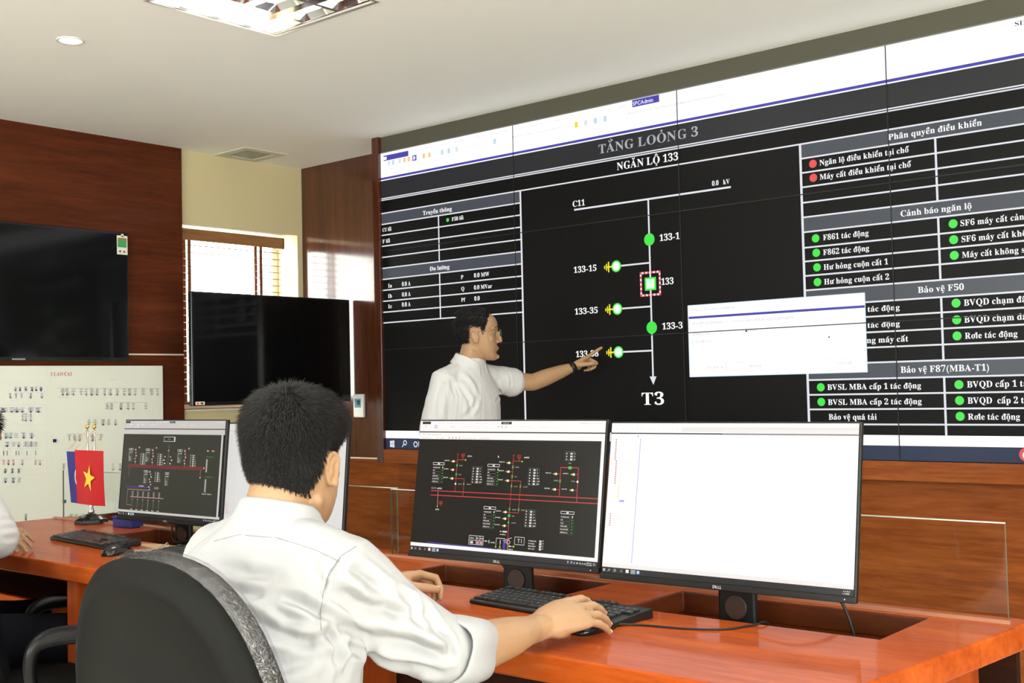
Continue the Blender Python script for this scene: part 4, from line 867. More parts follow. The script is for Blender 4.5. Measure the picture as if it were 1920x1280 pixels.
# ------------------------------------------------------------------ people
def blend(mb, voxel, sm=6, fac=0.5):
    me = mb.mesh('blend'); o = bpy.data.objects.new('blend', me); COL.objects.link(o)
    r = o.modifiers.new('r', 'REMESH'); r.mode = 'VOXEL'; r.voxel_size = voxel; r.use_smooth_shade = True
    if sm: s = o.modifiers.new('s', 'SMOOTH'); s.iterations = sm; s.factor = fac
    dg = bpy.context.evaluated_depsgraph_get(); dg.update()
    out = bpy.data.meshes.new_from_object(o.evaluated_get(dg)); bpy.data.objects.remove(o); bpy.data.meshes.remove(me)
    out.polygons.foreach_set('use_smooth', [True]*len(out.polygons)); return out
def coords(me): a = np.empty(len(me.vertices)*3, np.float32); me.vertices.foreach_get('co', a); return a.reshape(-1, 3)
def setco(me, a): me.vertices.foreach_set('co', np.ascontiguousarray(a, np.float32).ravel()); me.update()
def normals(me): a = np.empty(len(me.vertices)*3, np.float32); me.vertex_normals.foreach_get('vector', a); return a.reshape(-1, 3)
def put(me, name, mat, base, parent=None):
    a = coords(me); a -= np.array(base, np.float32); setco(me, a); me.materials.clear(); me.materials.append(mat); return link(name, me, parent, loc=base)
def seg_dist(P, a, b):
    ab = b-a; t = np.clip(((P-a) @ ab)/max(1e-9, ab @ ab), 0, 1); Q = a+t[:, None]*ab; return np.linalg.norm(P-Q, axis=1), t
def crease(me, lines):                                               # each: 3-D polyline, width, depth (<0 valley, >0 ridge); ends fade out
    P = coords(me).astype(np.float64); N = normals(me).astype(np.float64); off = np.zeros(len(P))
    for pl, w, d in lines:
        pl = [np.array(p, float) for p in pl]; n = len(pl)-1; best = np.full(len(P), 9.0); tt = np.zeros(len(P)); nn = np.zeros(3)
        lo = np.min(pl, 0)-3*w; hi = np.max(pl, 0)+3*w; idx = np.where(np.all((P > lo) & (P < hi), 1))[0]
        if not len(idx): continue
        q = P[idx]; bd = np.full(len(q), 9.0); bt = np.zeros(len(q))
        for i in range(n):
            dd, t = seg_dist(q, pl[i], pl[i+1]); k = dd < bd; bd[k] = dd[k]; bt[k] = (i+t[k])/n
        f = np.exp(-(bd/w)**2) - 0.45*np.exp(-((bd-1.9*w)/(1.0*w))**2); fade = np.sin(np.pi*np.clip(bt, .04, .96))**.6
        off[idx] += d*f*fade
    P += N*off[:, None]; setco(me, P)
def cast(me, pts):                                                    # follow a fold over the cloth: viewing rays onto the surface
    b = BVHTree.FromPolygons([v.co.copy() for v in me.vertices], [tuple(p.vertices) for p in me.polygons]); out = []
    for x, y in pts:
        h = b.ray_cast(CAM, ray(x, y).normalized())
        if h[0] is not None: out.append(tuple(h[0]))
    return out
def rumple(me, amp, scale, stretch=(1, 1, 1), seed=0.0):
    P = coords(me); N = normals(me); out = P.copy()
    for i in range(len(P)):
        p = V((P[i][0]*stretch[0], P[i][1]*stretch[1], P[i][2]*stretch[2]))*scale + V((seed, seed, 0))
        out[i] += N[i]*amp*(noise.noise(p)+.5*noise.noise(p*2.1))
    setco(me, out)
HEADZ = [(-.124,.084,.040,.020),(-.119,.092,.022,.032),(-.108,.096,.000,.045),(-.094,.093,-.022,.0555),(-.080,.090,-.040,.063),(-.066,.0935,-.054,.067),(-.050,.092,-.067,.070),(-.030,.090,-.081,.0725),(-.008,.086,-.090,.0735),(.010,.086,-.095,.073),(.026,.093,-.098,.0745),(.050,.092,-.0985,.0755),(.072,.082,-.092,.072),(.090,.062,-.078,.063),(.102,.038,-.056,.049),(.110,.012,-.030,.030),(.113,-.002,-.014,.010)]
def head_sections(mb, M, grow=0.0, zmin=-1, n=28):
    rg = []
    for z, f, b, w in HEADZ:
        if z < zmin: continue
        c = (f+b)/2; hl = (f-b)/2+grow; w2 = w+grow; zz = z+(grow if z > .06 else 0)*(z-.06)/.05
        ring = []
        for k in range(n):
            a = 2*math.pi*k/n; ca, sa = math.cos(a), math.sin(a); e = .86 if sa > 0 else 1.0
            ring.append(M @ V((w2*math.copysign(abs(ca)**e, ca), c+hl*math.copysign(abs(sa)**(1.0 if sa < 0 else .92), sa), zz)))
        rg.append(ring)
    mb.rings(rg)
def face(mb, M):
    T = lambda x, y, z: M @ V((x, y, z))
    mb.limb([T(0, .083, .020), T(0, .094, .004), T(0, .103, -.018), T(0, .1075, -.031)], [(.0075, .008), (.008, .010), (.0105, .012), (.0115, .010)], 12)
    for s in (-1, 1):
        mb.ell(T(s*.0115, .0965, -.036), (.0085, .0105, .0075), nu=10, nv=8)
        mb.limb([T(s*.012, .088, .025), T(s*.032, .084, .028), T(s*.050, .070, .023)], [.0085, .0085, .006], 8)
        mb.ell(T(s*.044, .060, -.026), (.018, .015, .018), nu=12, nv=8)
        mb.limb([T(s*.034, .020, -.105), T(s*.052, -.010, -.075)], [.014, .014], 8)
    mb.limb([T(-.020, .086, -.0635), T(0, .0955, -.0610), T(.020, .086, -.0635)], [.0035, .0058, .0035], 8)
    mb.limb([T(-.018, .085, -.0725), T(0, .0945, -.0735), T(.018, .085, -.0725)], [.004, .0065, .004], 8)
    mb.ell(T(0, .089, -.106), (.020, .013, .013), nu=12, nv=8)
def ear(mb, M, s):
    E = M @ Matrix.Translation((s*.0735, -.006, -.020)) @ Matrix.Scale(.9, 4) @ Matrix.Rotation(-s*.38, 4, 'Z') @ Matrix.Rotation(.14, 4, 'X')
    pts = []; n = 18
    for k in range(n):
        a = 2*math.pi*k/n; lobe = 1.0 if math.sin(a) > 0 else .80
        pts.append(E @ V((s*(.008+.004*math.sin(a)), .0165*lobe*math.cos(a)-.004, .030*math.sin(a))))
    mb.tube(pts, .0042, 8, closed=True)
    mb.ell(E @ V((s*.004, -.003, .001)), (.0055, .0150, .0270), E.to_3x3(), nu=12, nv=8)
    mb.tube([E @ V((s*.009, .000, .016)), E @ V((s*.011, -.010, .004)), E @ V((s*.010, -.008, -.012))], .0032, 6)
    mb.ell(E @ V((s*.006, .004, -.027)), (.0055, .0085, .0095), nu=10, nv=6)
    mb.ell(E @ V((s*.004, .012, -.004)), (.0055, .0045, .0065), nu=8, nv=6)
def hand(mb, wrist, D, N, thumb, bends, spread=0.06, thumb_dir=(.62, .70, -.28), tb=(.15, .25), sc=1.0, tcurl=None):
    # D fingers' direction, N out of the back of the hand, thumb = +1/-1 side along T; bends: four (mcp, pip, dip)
    D = V(D).normalized(); N = V(N); N = (N-D*N.dot(D)).normalized(); T = D.cross(N)*thumb
    w = V(wrist); L = lambda d, t, n: w+D*(d*sc)+T*(t*sc)+N*(n*sc)
    mb.tube([L(-.035, 0, 0), L(0, 0, 0), L(.030, .001, .001), L(.062, .000, .002), L(.086, -.001, .000), L(.096, -.001, -.002)], [(.026*sc, .020*sc), (.0275*sc, .0185*sc), (.036*sc, .0175*sc), (.041*sc, .0150*sc), (.0405*sc, .0125*sc), (.036*sc, .009*sc)], 18, ref=N)
    mb.ell(L(.030, .024, -.008), (.016*sc, .020*sc, .015*sc), nu=12, nv=8); mb.ell(L(.030, -.022, -.006), (.013*sc, .028*sc, .0115*sc), nu=12, nv=8)
    fl = [(.0275, .086, (.043, .026, .021), .0088), (.0085, .091, (.047, .029, .022), .0090), (-.0110, .087, (.043, .027, .021), .0085), (-.0285, .079, (.034, .021, .019), .0076)]
    tips = []
    for i, (t, d, ls, r) in enumerate(fl):
        p = L(d-.012, t, .0); sp = (1.4-i)*spread; dr = (D*math.cos(sp)+T*math.sin(sp)).normalized(); ax = dr.cross(N).normalized()
        pts = [p, L(d, t, .002)]; q = pts[-1]; nrm = N; rr = [r*1.05*sc, r*1.08*sc]; ang = 0
        for j, l in enumerate(ls):
            ang += bends[i][j]; v = dr*math.cos(ang)-N*math.sin(ang); a = q; q = q+v*(l*sc)
            pts += [a.lerp(q, .5), q]; rr += [r*sc*(.96-.06*j), r*sc*(1.02-.10*j)]
        rr[-1] = r*.74*sc; mb.limb(pts, rr, 12, ref=N); tips.append((pts[-1], v, dr*math.sin(ang)+N*math.cos(ang), r*.74*sc))
    td = (D*thumb_dir[0]+T*thumb_dir[1]+N*thumb_dir[2]).normalized(); p = L(.018, .020, -.006); q = p+td*(.040*sc); d2 = (td+(D*.8-T*.35)*tb[0]*3).normalized(); q2 = q+d2*(.034*sc); d3 = (d2+(D*.5-T*.7)*tb[1]).normalized(); q3 = q2+d3*(.025*sc)
    mb.limb([p, p.lerp(q, .5), q, q.lerp(q2, .5), q2, q3], [.0145*sc, .014*sc, .0118*sc, .0108*sc, .0112*sc, .0085*sc], 12)
    tips.append((q3, d3, N, .0085*sc)); return tips
def hair_mesh(M, seed, lens, n, grow, region, fwd_sweep, name_mat, parent, base, cap=.16, w0=.0011, up=.35):
    rnd = random.Random(seed); me = MB(); head_sections(me, Matrix.Identity(4), 0.0, -1, 40)
    b = BVHTree.FromPolygons([V(p) for p in me.v], me.f); out = MB(); R3 = M
    if cap:
        tmp = MB(); head_sections(tmp, Matrix.Identity(4), grow, -1, 56); vs = [V(p) for p in tmp.v]
        ok = [region(p) > cap for p in vs]; fs = [f for f in tmp.f if all(ok[i] for i in f)]
        used = sorted({i for f in fs for i in f}); mp = {i: k for k, i in enumerate(used)}
        inner = MB(); 
        vv = []
        for i in used:
            p = vs[i]; g = region(p); h = b.find_nearest(p)
            q = h[0]+(p-h[0])*min(1.0, max(.05, (g-cap*.6)*1.3)); vv.append(R3 @ q)
        out.add(vv, [[mp[i] for i in f] for f in fs], 0, True)
    k = 0
    while k < n:
        d = V((rnd.gauss(0, 1), rnd.gauss(0, 1), rnd.gauss(.25, 1))).normalized(); c = V((0, -.004, .015))
        h = b.ray_cast(c+d*.3, -d)
        if h[0] is None: continue
        p = h[0]; g = region(p)
        if g <= 0 or rnd.random() > .20+g*2.6: continue
        nr = h[1].normalized(); 
        if nr.dot(d) < 0: nr = -nr
        l = lens(p)*rnd.uniform(.65, 1.2)*min(1, .16+g*1.9); sw = fwd_sweep(p)+V((rnd.gauss(0, .15), rnd.gauss(0, .15), rnd.gauss(0, .12)))
        t1 = (nr*up*min(1, .15+g)+sw*.75).normalized(); t2 = (nr*up*min(1, .15+g)*.25+sw).normalized(); root = p+nr*(grow*min(1, g*1.4)*.6)
        p1 = root+t1*l*.5; p2 = p1+t2*l*.5; s = t1.cross(nr); s = s.normalized() if s.length > 1e-5 else nr.orthogonal().normalized(); w = w0*rnd.uniform(.7, 1.4); o = nr*w*.5
        out.add([R3 @ q for q in (root-s*w, root+s*w, p1-s*w*.8, p1+s*w*.8, p1+o, p2)], [(0, 1, 3, 2), (2, 3, 5), (0, 2, 4), (1, 4, 3), (2, 5, 4), (3, 4, 5)], 0, True); k += 1
    o = out.build('hair', name_mat, parent, base=base); return o
def collar(C, M, r0, parent, base, mat=SHIRT, h=.038, gap=.35, drop=.034, flare=.012, mbx=None):
    # M: frame of the neck opening (x right, y front, z up); r0 (rx, ry)
    prof = [(.0, -.006), (.002, h*.6), (.0, h), (.004, h+.003), (.009, h*.9), (.013, h*.45), (.013+flare, h-.004-drop), (.009+flare, h-.006-drop), (.010, h*.35), (.006, h*.6), (.005, 0), (.004, -.006)]
    n = 48; rg = []
    for k in range(n+1):
        a = math.pi/2+gap/2+(2*math.pi-gap)*k/n; f = max(0, math.sin(a))
        ring = []
        for i, (r, z) in enumerate(prof):
            lo = 5 < i < 8; zz = z-(f**6*.030 if lo else 0)-f**2*.022+(1-f)*.004; rr = r+(f**6*.012 if lo else 0)
            ring.append(V(C)+M @ V(((r0[0]+rr)*math.cos(a), (r0[1]+rr)*math.sin(a), zz)))
        rg.append(ring)
    m = MB(); m.rings(rg, 0, True); o = m.build('collar', mat, parent, base=base, smooth=True); sd = o.modifiers.new('s', 'SUBSURF'); sd.levels = 1; sd.render_levels = 1; return o
def Mrot(yaw, pitch=0, roll=0): return (Matrix.Rotation(-yaw, 3, 'Z') @ Matrix.Rotation(pitch, 3, 'X') @ Matrix.Rotation(roll, 3, 'Y'))
def frame(c, R): return Matrix.Translation(c) @ R.to_4x4()
def ring_torso(mb, secs, yaw, n=28, e=.88):
    rv = V((math.cos(yaw), -math.sin(yaw), 0)); fv = V((math.sin(yaw), math.cos(yaw), 0)); rg = []
    for c, a, b in secs:
        rg.append([V(c)+rv*(a*math.copysign(abs(math.cos(t))**e, math.cos(t)))+fv*(b*math.copysign(abs(math.sin(t))**e, math.sin(t))) for t in [2*math.pi*k/n for k in range(n)]])
    mb.rings(rg)
def nails(parent, base, tips, which, r=.0050, l=.0058):
    for i in which:
        p, d, n, rr = tips[i]; d = d.normalized(); n = (n-d*n.dot(d)).normalized(); s = d.cross(n)
        m = MB(); M = Matrix((s, d, n)).transposed(); m.ell(p-d*.001+n*(rr*.66), (r, l, .0030), M, nu=12, nv=8); m.build('fingernail', NAIL, parent, base=base)

def whorl(p):
    d = p-V((.012, -.062, .088)); d.normalize(); return d*.9+V((0, .05, -.25))
# ================= the seated man (back to the camera)
B0 = (3.385, -3.56, 0.0)
hy = math.radians(-25); HM = frame((3.372, -3.398, 1.142), Mrot(hy, math.radians(-7), math.radians(2)))
body = MB(); head_sections(body, HM); face(body, HM); ear(body, HM, 1); ear(body, HM, -1)
body.limb([(3.366, -3.452, .985), (3.368, -3.440, 1.03), (3.371, -3.420, 1.085), (3.372, -3.405, 1.12)], [(.064, .058), (.058, .056), (.057, .060), (.060, .070)], 24)
ring_torso(body, [((3.39, -3.55, .50), .15, .10), ((3.38, -3.53, .68), .14, .09), ((3.37, -3.49, .84), .16, .09), ((3.365, -3.465, .94), .15, .075), ((3.365, -3.45, .99), .07, .05)], 0)
shR, elR, wrR = V((3.532, -3.428, .955)), V((3.602, -3.235, .802)), V((3.546, -2.952, .793))
body.limb([shR, shR.lerp(elR, .5), elR], [.040, .040, .040], 16)
body.limb([elR, elR.lerp(wrR, .25), elR.lerp(wrR, .6), wrR+V((0, -.03, 0)), wrR+V((0, .01, 0))], [(.043, .042), (.045, .043), (.039, .036), (.0305, .0250), (.029, .0225)], 18)
tipsR = hand(body, wrR+V((.000, .004, .000)), (.16, .98, .13), (.46, -.06, .88), -1, [(.24, .32, .20), (.26, .34, .20), (.30, .34, .20), (.34, .28, .20)], .085, (.75, .60, -.38), sc=1.14)
shL, elL, wrL = V((3.20, -3.42, .955)), V((2.985, -3.13, .795)), V((3.020, -2.872, .812))
body.limb([shL, shL.lerp(elL, .5), elL], [.040, .040, .040], 16)
body.limb([elL, elL.lerp(wrL, .3), elL.lerp(wrL, .7), wrL], [.043, .043, .034, (.029, .024)], 18)
tipsL = hand(body, wrL, (.10, .97, .06), (-.34, .05, .94), 1, [(.42, 1.00, .55), (.62, 1.15, .6), (.80, 1.2, .7), (.95, 1.2, .7)], .03, (.86, .36, -.40), (.06, .10), sc=1.06)
for s, (hp, kn, an) in ((1, ((3.47, -3.52, .50), (3.53, -3.10, .50), (3.52, -3.12, .09))), (-1, ((3.30, -3.52, .50), (3.22, -3.11, .50), (3.22, -3.16, .09)))): body.limb([hp, kn], [.065, .05], 14); body.limb([kn, an], [.048, .036], 14); body.limb([an, V(an)+V((0, .14, -.03))], [.035, .03], 12)
me = blend(body, .0030, 5)
P = coords(me); man = put(me, 'person', SKIN, B0)
tag(man, 'person seen from behind in white shirt, seated at the desk using a mouse', 'person')
nails(man, B0, tipsR, (1, 2, 3)); nails(man, B0, tipsL, (4,), .0062, .0075)
# hair: thick on top, clipped short towards the nape and around the ears
def reg1(p):
    x, y, z = p
    side = -.012-.30*max(0, y+.02) if y < .05 else .05                # lower edge: nape low, climbs over the ear
    low = -.124+abs(x)*.10 if y < -.045 else (-.110+(y+.045)/.045*.080 if y < 0 else -.023+(y)/.055*.085)
    if -.035 < y < .022 and abs(x) > .05: low = max(low, .010)
    if y > .055: low = max(low, .066)
    return (z-low)/.09
hair_mesh(HM, 3, lambda p: .008+.018*max(0, min(1, (p.z+.05)/.12)), 26000, .0075, reg1, whorl, HAIR, man, B0, .16, .00055, .14)
hair_mesh(HM, 5, lambda p: .0045, 5000, .0005, lambda p: (reg1(p)+.20)*.8 if reg1(p) < .12 and p.y < .02 else 0, whorl, HAIR, man, B0, 9.0, .0005, .12)
# shirt
sh = MB()
ring_torso(sh, [((3.400, -3.53, .46), .205, .165), ((3.400, -3.53, .58), .200, .155), ((3.395, -3.52, .70), .198, .150), ((3.380, -3.500, .80), .203, .148), ((3.370, -3.475, .89), .208, .140), ((3.364, -3.455, .950), .196, .118), ((3.363, -3.446, .990), .155, .095), ((3.365, -3.440, 1.020), .100, .082), ((3.367, -3.437, 1.045), .072, .070), ((3.368, -3.434, 1.058), .066, .066)], 0)
sh.limb([V((3.45, -3.44, .985)), V((3.525, -3.430, .952)), V((3.564, -3.344, .866)), V((3.598, -3.278, .816)), V((3.602, -3.245, .803)), V((3.598, -3.225, .801))], [.058, .073, .066, .060, .056, .050], 22)
sh.limb([V((3.28, -3.43, .985)), V((3.200, -3.425, .955)), V((3.09, -3.28, .862)), V((2.99, -3.14, .798)), V((3.000, -3.02, .792)), V((3.012, -2.945, .790))], [.058, .073, .064, .058, .052, .046], 22)
me = blend(sh, .0040, 6)
rumple(me, .0035, 9.0, (1, 1, 1.6), 2.0); rumple(me, .0012, 26, (1, 1, 1.5), 5.0)
C = lambda pts, w, d: (cast(me, pts), w, d)
me.update()
LINES = [C([(404,1012),(450,1000),(520,1006),(590,1028),(640,1052)], .0028, -.0022),                        # yoke seam
 C([(668,1022),(640,1040),(618,1070),(606,1110),(602,1150),(604,1180)], .0030, -.0030),                     # armhole seam
 C([(520,1120),(560,1128),(600,1150),(650,1180),(700,1205)], .011, -.013), C([(500,1135),(540,1160),(590,1170),(640,1195)], .010, -.009), C([(425,1140),(470,1160),(540,1190),(580,1200)], .012, -.010),
 C([(410,1090),(450,1110),(500,1118)], .012, -.008), C([(400,1060),(460,1075),(520,1080)], .014, -.006), C([(480,1230),(540,1222),(600,1200),(640,1185)], .013, -.010), C([(470,1260),(540,1250),(610,1225)], .012, -.009), C([(620,1180),(632,1220),(630,1275)], .008, -.008),
 C([(650,1195),(640,1230),(622,1275)], .010, .008), C([(440,1195),(500,1215),(560,1220)], .012, .008),
 C([(625,1060),(680,1075),(720,1110),(745,1150)], .012, -.008), C([(650,1120),(700,1140),(760,1150),(800,1180)], .013, -.010), C([(690,1190),(750,1205),(820,1225),(850,1240)], .013, -.009), C([(740,1110),(775,1130),(790,1165)], .010, -.009), C([(790,1120),(800,1150),(830,1185)], .009, -.009), C([(810,1180),(840,1200),(850,1235)], .007, -.008), C([(700,1225),(780,1248),(840,1262)], .012, -.008), C([(640,1075),(672,1100),(690,1130)], .012, .006), C([(760,1160),(800,1195),(835,1215)], .011, .008),
 C([(612,1185),(660,1215),(720,1235),(780,1262)], .010, -.010)]
crease(me, [(l[0], l[1]*.85, l[2]*1.35) for l in LINES if len(l[0]) > 1])
SEAMS = [[(402,1014),(450,1002),(520,1008),(590,1030),(636,1052)], [(668,1024),(640,1042),(618,1072),(606,1112),(601,1150),(602,1182)]]
STITCH = pm('seam_thread', (.255, .25, .25), .8)  # seam stitching, greyed to put the groove's shade into its colour
bvh_ = [cast(me, [(a[0]+(b[0]-a[0])*k/6, a[1]+(b[1]-a[1])*k/6) for a, b in zip(s, s[1:]) for k in range(6)]+[s[-1]]) for s in SEAMS]
sm_ = put(me, 'shirt', SHIRT, B0, man)
for q in bvh_:
    m = MB(); m.tube([V(x)+(CAM-V(x)).normalized()*.0004 for x in q], .0008, 5); m.build('seam', STITCH, sm_, base=B0)
collar((3.368, -3.432, 1.018), Mrot(0, math.radians(-14)), (.063, .064), man, B0, h=.040, drop=.043, flare=.004)
def cuff(name, a, b, r0, r1, parent, base, mat=SHIRT, th=.006, wob=.003, seed=1):
    a, b = V(a), V(b); d = (b-a).normalized(); s = d.cross(V((0, 0, 1))).normalized(); u = s.cross(d); rnd = random.Random(seed); n = 36; ph = [rnd.uniform(0, 6) for _ in range(4)]
    def rg(c, r, k): return [c+s*(q*math.cos(t))+u*(q*math.sin(t)) for t in [2*math.pi*j/n for j in range(n)] for q in [r+wob*(math.sin(3*t+ph[k % 4])+.6*math.sin(5*t+ph[(k+1) % 4]))]]
    m = MB(); m.rings([rg(a, r0-th, 0), rg(a-d*.004, r0-th*.3, 0), rg(a, r0+.001, 0), rg(a.lerp(b, .5), (r0+r1)/2+.002, 1), rg(b, r1+.001, 1), rg(b+d*.003, r1-th*.4, 1), rg(b, r1-th, 1), rg(a.lerp(b, .4), (r0+r1)/2-th, 2)], 0, False, True)
    return m.build(name, mat, parent, base=base, smooth=True)
cuff('rolled_cuff', (3.608, -3.282, .816), (3.594, -3.196, .801), .062, .055, man, B0, wob=.0042)
cuff('sleeve_cuff', (3.008, -2.965, .792), (3.018, -2.900, .795), .050, .044, man, B0, seed=3, wob=.002)
tr = MB(); ring_torso(tr, [((3.40, -3.55, .445), .17, .14), ((3.40, -3.54, .52), .175, .145), ((3.40, -3.53, .60), .165, .135)], 0)
for hp, kn, an in (((3.48, -3.52, .52), (3.54, -3.09, .51), (3.53, -3.12, .10)), ((3.30, -3.52, .52), (3.21, -3.10, .51), (3.21, -3.16, .10))): tr.limb([hp, V(hp).lerp(V(kn), .5), kn], [.085, .08, .066], 18); tr.limb([kn, V(kn).lerp(V(an), .5), an], [.064, .060, .055], 18)
me = blend(tr, .009, 4); put(me, 'trousers', TROUS, B0, man)
for x, y in ((3.53, -3.12), (3.21, -3.16)):
    m = MB(); m.limb([(x, y-.03, .055), (x, y+.05, .05), (x, y+.16, .035)], [(.038, .05), (.042, .045), (.038, .028)], 14); m.box((x-.045, y-.07, 0), (x+.045, y+.19, .012)); m.build('shoe', SHOE, man, base=B0)

# ================= the standing man pointing at the wall
B1 = (1.29, -.70, 0.0)
fy_ = math.radians(47); HM = frame((1.342, -.672, 1.508), Mrot(fy_, math.radians(-3)))
by = math.radians(84)
body = MB(); head_sections(body, HM); face(body, HM); ear(body, HM, 1); ear(body, HM, -1)
body.limb([(1.305, -.695, 1.345), (1.318, -.688, 1.40), (1.332, -.680, 1.45)], [(.062, .060), (.058, .058), (.058, .064)], 20)
ring_torso(body, [((1.285, -.70, .86), .14, .10), ((1.285, -.70, 1.05), .14, .095), ((1.29, -.70, 1.22), .16, .10), ((1.295, -.70, 1.31), .14, .08), ((1.30, -.695, 1.36), .06, .05)], by)
def P_(x, y, d): return CAM+ray(x, y)*d
sL, eL, wL = V((1.315, -.545, 1.290)), V((1.413, -.362, 1.275)), V((1.505, -.165, 1.345))
sR, eR, wR = V((1.285, -.838, 1.292)), V((1.255, -.895, 1.05)), V((1.29, -.89, .82))
body.limb([sL, sL.lerp(eL, .5), eL], [.048, .045, .041], 16); body.limb([eL, eL.lerp(wL, .3), eL.lerp(wL, .7), wL], [.041, .041, .033, (.028, .022)], 16)
body.limb([sR, sR.lerp(eR, .5), eR], [.052, .046, .041], 16); body.limb([eR, eR.lerp(wR, .4), wR], [.041, .040, (.028, .022)], 16)
dirL = V((.33, .68, .34)).normalized()
tipsS = hand(body, wL, dirL, (-.52, .05, .85), 1, [(-.12, .05, .04), (1.05, 1.45, .7), (1.15, 1.5, .7), (1.2, 1.5, .7)], .02, (.75, .35, -.55), (.1, .9))
hand(body, wR, (.08, .02, -1), (-.2, -.9, 0), 1, [(.25, .3, .2)]*4)
for x, y in ((1.285, -.79), (1.275, -.615)): body.limb([(x, y, .86), (x+.01, y, .48), (x, y, .08)], [.08, .055, .04], 16); body.limb([(x, y, .07), (x+.15, y+.01, .035)], [.035, .03], 12)
me = blend(body, .0032, 4); pm_ = put(me, 'person', SKIN, B1)
tag(pm_, 'person in glasses and white short-sleeved shirt standing at the video wall, pointing', 'person')
def reg2(p):
    x, y, z = p
    low = -.072 if y < -.045 else (-.072+(y+.045)/.05*.055 if y < .005 else (-.017+(y-.005)/.030*.010 if y < .030 else -.007+(y-.030)/.020*.075))
    if -.035 < y < .018 and abs(x) > .05: low = max(low, .018)
    if y > .062: low = max(low, .076)
    return (z-low)/.085
hair_mesh(HM, 8, lambda p: .024 if p.z > .04 else .013, 10000, .008, reg2, lambda p: V((.25+p.x*2, -.55 if p.z > .05 else -.45, .12 if p.z > .07 else -.5)), HAIR, pm_, B1, .02, .0012, .12)
m = MB()
for s in (-1, 1): m.limb([HM @ V((s*.014, .0955, .0275)), HM @ V((s*.032, .091, .0315)), HM @ V((s*.050, .077, .026))], [.0018, .0026, .0012], 6)
m.build('eyebrows', HAIR, pm_, base=B1)
for s in (-1, 1):
    m = MB(); m.ell(HM @ V((s*.030, .0700, .006)), (.0115, .0110, .0065), nu=14, nv=10); e = m.build('eye', pm('eye_white', (.75, .73, .70), .2), pm_, base=B1)
    m = MB(); m.ell(HM @ V((s*.032, .0770, .006)), (.0050, .0050, .0050), nu=10, nv=8); m.build('iris', HAIR, e)
    e.children[0].parent = e; me_ = e.children[0].data
    for v_ in me_.vertices: v_.co -= V(B1)
    m = MB(); m.limb([HM @ V((s*.019, .0865, .0125)), HM @ V((s*.032, .0925, .0150)), HM @ V((s*.046, .083, .0115))], [.0016, .0024, .0014], 6); m.build('eyelid', SKIN, pm_, base=B1)
m = MB(); m.limb([HM @ V((-.021, .0885, -.0675)), HM @ V((0, .0985, -.0670)), HM @ V((.021, .0885, -.0675))], [.0022, .0042, .0022], 8); m.build('lips', LIP, pm_, base=B1)
gl = MB(); FR = pm('glasses_frame', (.30, .27, .24), .25, metal=.8)
for s in (-1, 1):
    c = HM @ V((s*.033, .106, .004)); X = HM.to_3x3() @ V((1, -s*.18, 0)).normalized(); Z = HM.to_3x3() @ V((0, 0, 1))
    gl.tube([c+X*(.024*math.copysign(abs(math.cos(t))**.7, math.cos(t)))+Z*(.0165*math.copysign(abs(math.sin(t))**.7, math.sin(t))) for t in [2*math.pi*k/24 for k in range(24)]], .0012, 6, closed=True)
    gl.tube([HM @ V((s*.058, .100, .010)), HM @ V((s*.072, .085, .011)), HM @ V((s*.078, .01, .006)), HM @ V((s*.078, -.015, -.008))], .0013, 6)
gl.tube([HM @ V((-.010, .107, .006)), HM @ V((0, .110, .009)), HM @ V((.010, .107, .006))], .0012, 6)
go = gl.build('glasses', FR, pm_, base=B1)
for s in (-1, 1):
    c = HM @ V((s*.033, .106, .004)); X = HM.to_3x3() @ V((1, -s*.18, 0)).normalized(); Z = HM.to_3x3() @ V((0, 0, 1)); Yn = X.cross(Z)
    pts = [(.024*math.copysign(abs(math.cos(t))**.7, math.cos(t)), .0165*math.copysign(abs(math.sin(t))**.7, math.sin(t))) for t in [2*math.pi*k/24 for k in range(24)]]
    m = MB(); m.prism(pts, lambda u, v, q: c+X*u+Z*v+Yn*(.0008 if q else -.0004)-V(B1)); m.build('lens', GLASS, go)
sh = MB()
ring_torso(sh, [((1.295, -.70, .84), .168, .138), ((1.295, -.70, .95), .168, .138), ((1.293, -.70, 1.08), .170, .140), ((1.292, -.70, 1.20), .172, .136), ((1.292, -.70, 1.275), .165, .112), ((1.296, -.698, 1.322), .132, .090), ((1.302, -.694, 1.352), .095, .076), ((1.308, -.692, 1.375), .072, .069), ((1.309, -.690, 1.392), .066, .066)], by)
sh.limb([V((1.295, -.63, 1.312)), sL+V((-.005, 0, 0)), sL.lerp(eL, .32), sL.lerp(eL, .50)+V((0, 0, -.006))], [.062, .072, .068, (.062, .070)], 20)
sh.limb([V((1.29, -.77, 1.312)), sR+V((.005, .0, 0)), sR.lerp(eR, .45), sR.lerp(eR, .95)], [.062, .070, .066, .062], 20)
me = blend(sh, .0045, 7); rumple(me, .004, 8.0, (1, 1, .8), 3.0); rumple(me, .0015, 22, (1, 1, .8), 8.0)
C = lambda pts, w, d: (cast(me, pts), w, d)
LINES = [C([(905,720),(905,750),(902,790)], .003, -.0025), C([(846,712),(856,745),(852,785)], .010, -.012), C([(862,725),(880,750),(884,785)], .010, -.008), C([(920,745),(938,744)], .003, -.003), C([(932,712),(936,735),(930,752)], .008, -.010), C([(830,720),(824,750),(822,785)], .012, -.008), C([(895,745),(888,765),(868,785)], .010, -.008), C([(950,722),(955,745)], .006, -.004), C([(868,700),(884,715),(895,735)], .012, .005), C([(838,690),(834,720),(838,750)], .004, -.004), C([(955,700),(958,720),(950,742)], .006, -.005)]
crease(me, [l for l in LINES if len(l[0]) > 1]); put(me, 'shirt', SHIRT2, B1, pm_)
collar((1.308, -.692, 1.366), Mrot(by-.05, math.radians(-12)), (.066, .066), pm_, B1, SHIRT2, gap=.55, h=.036, drop=.042, flare=.016)
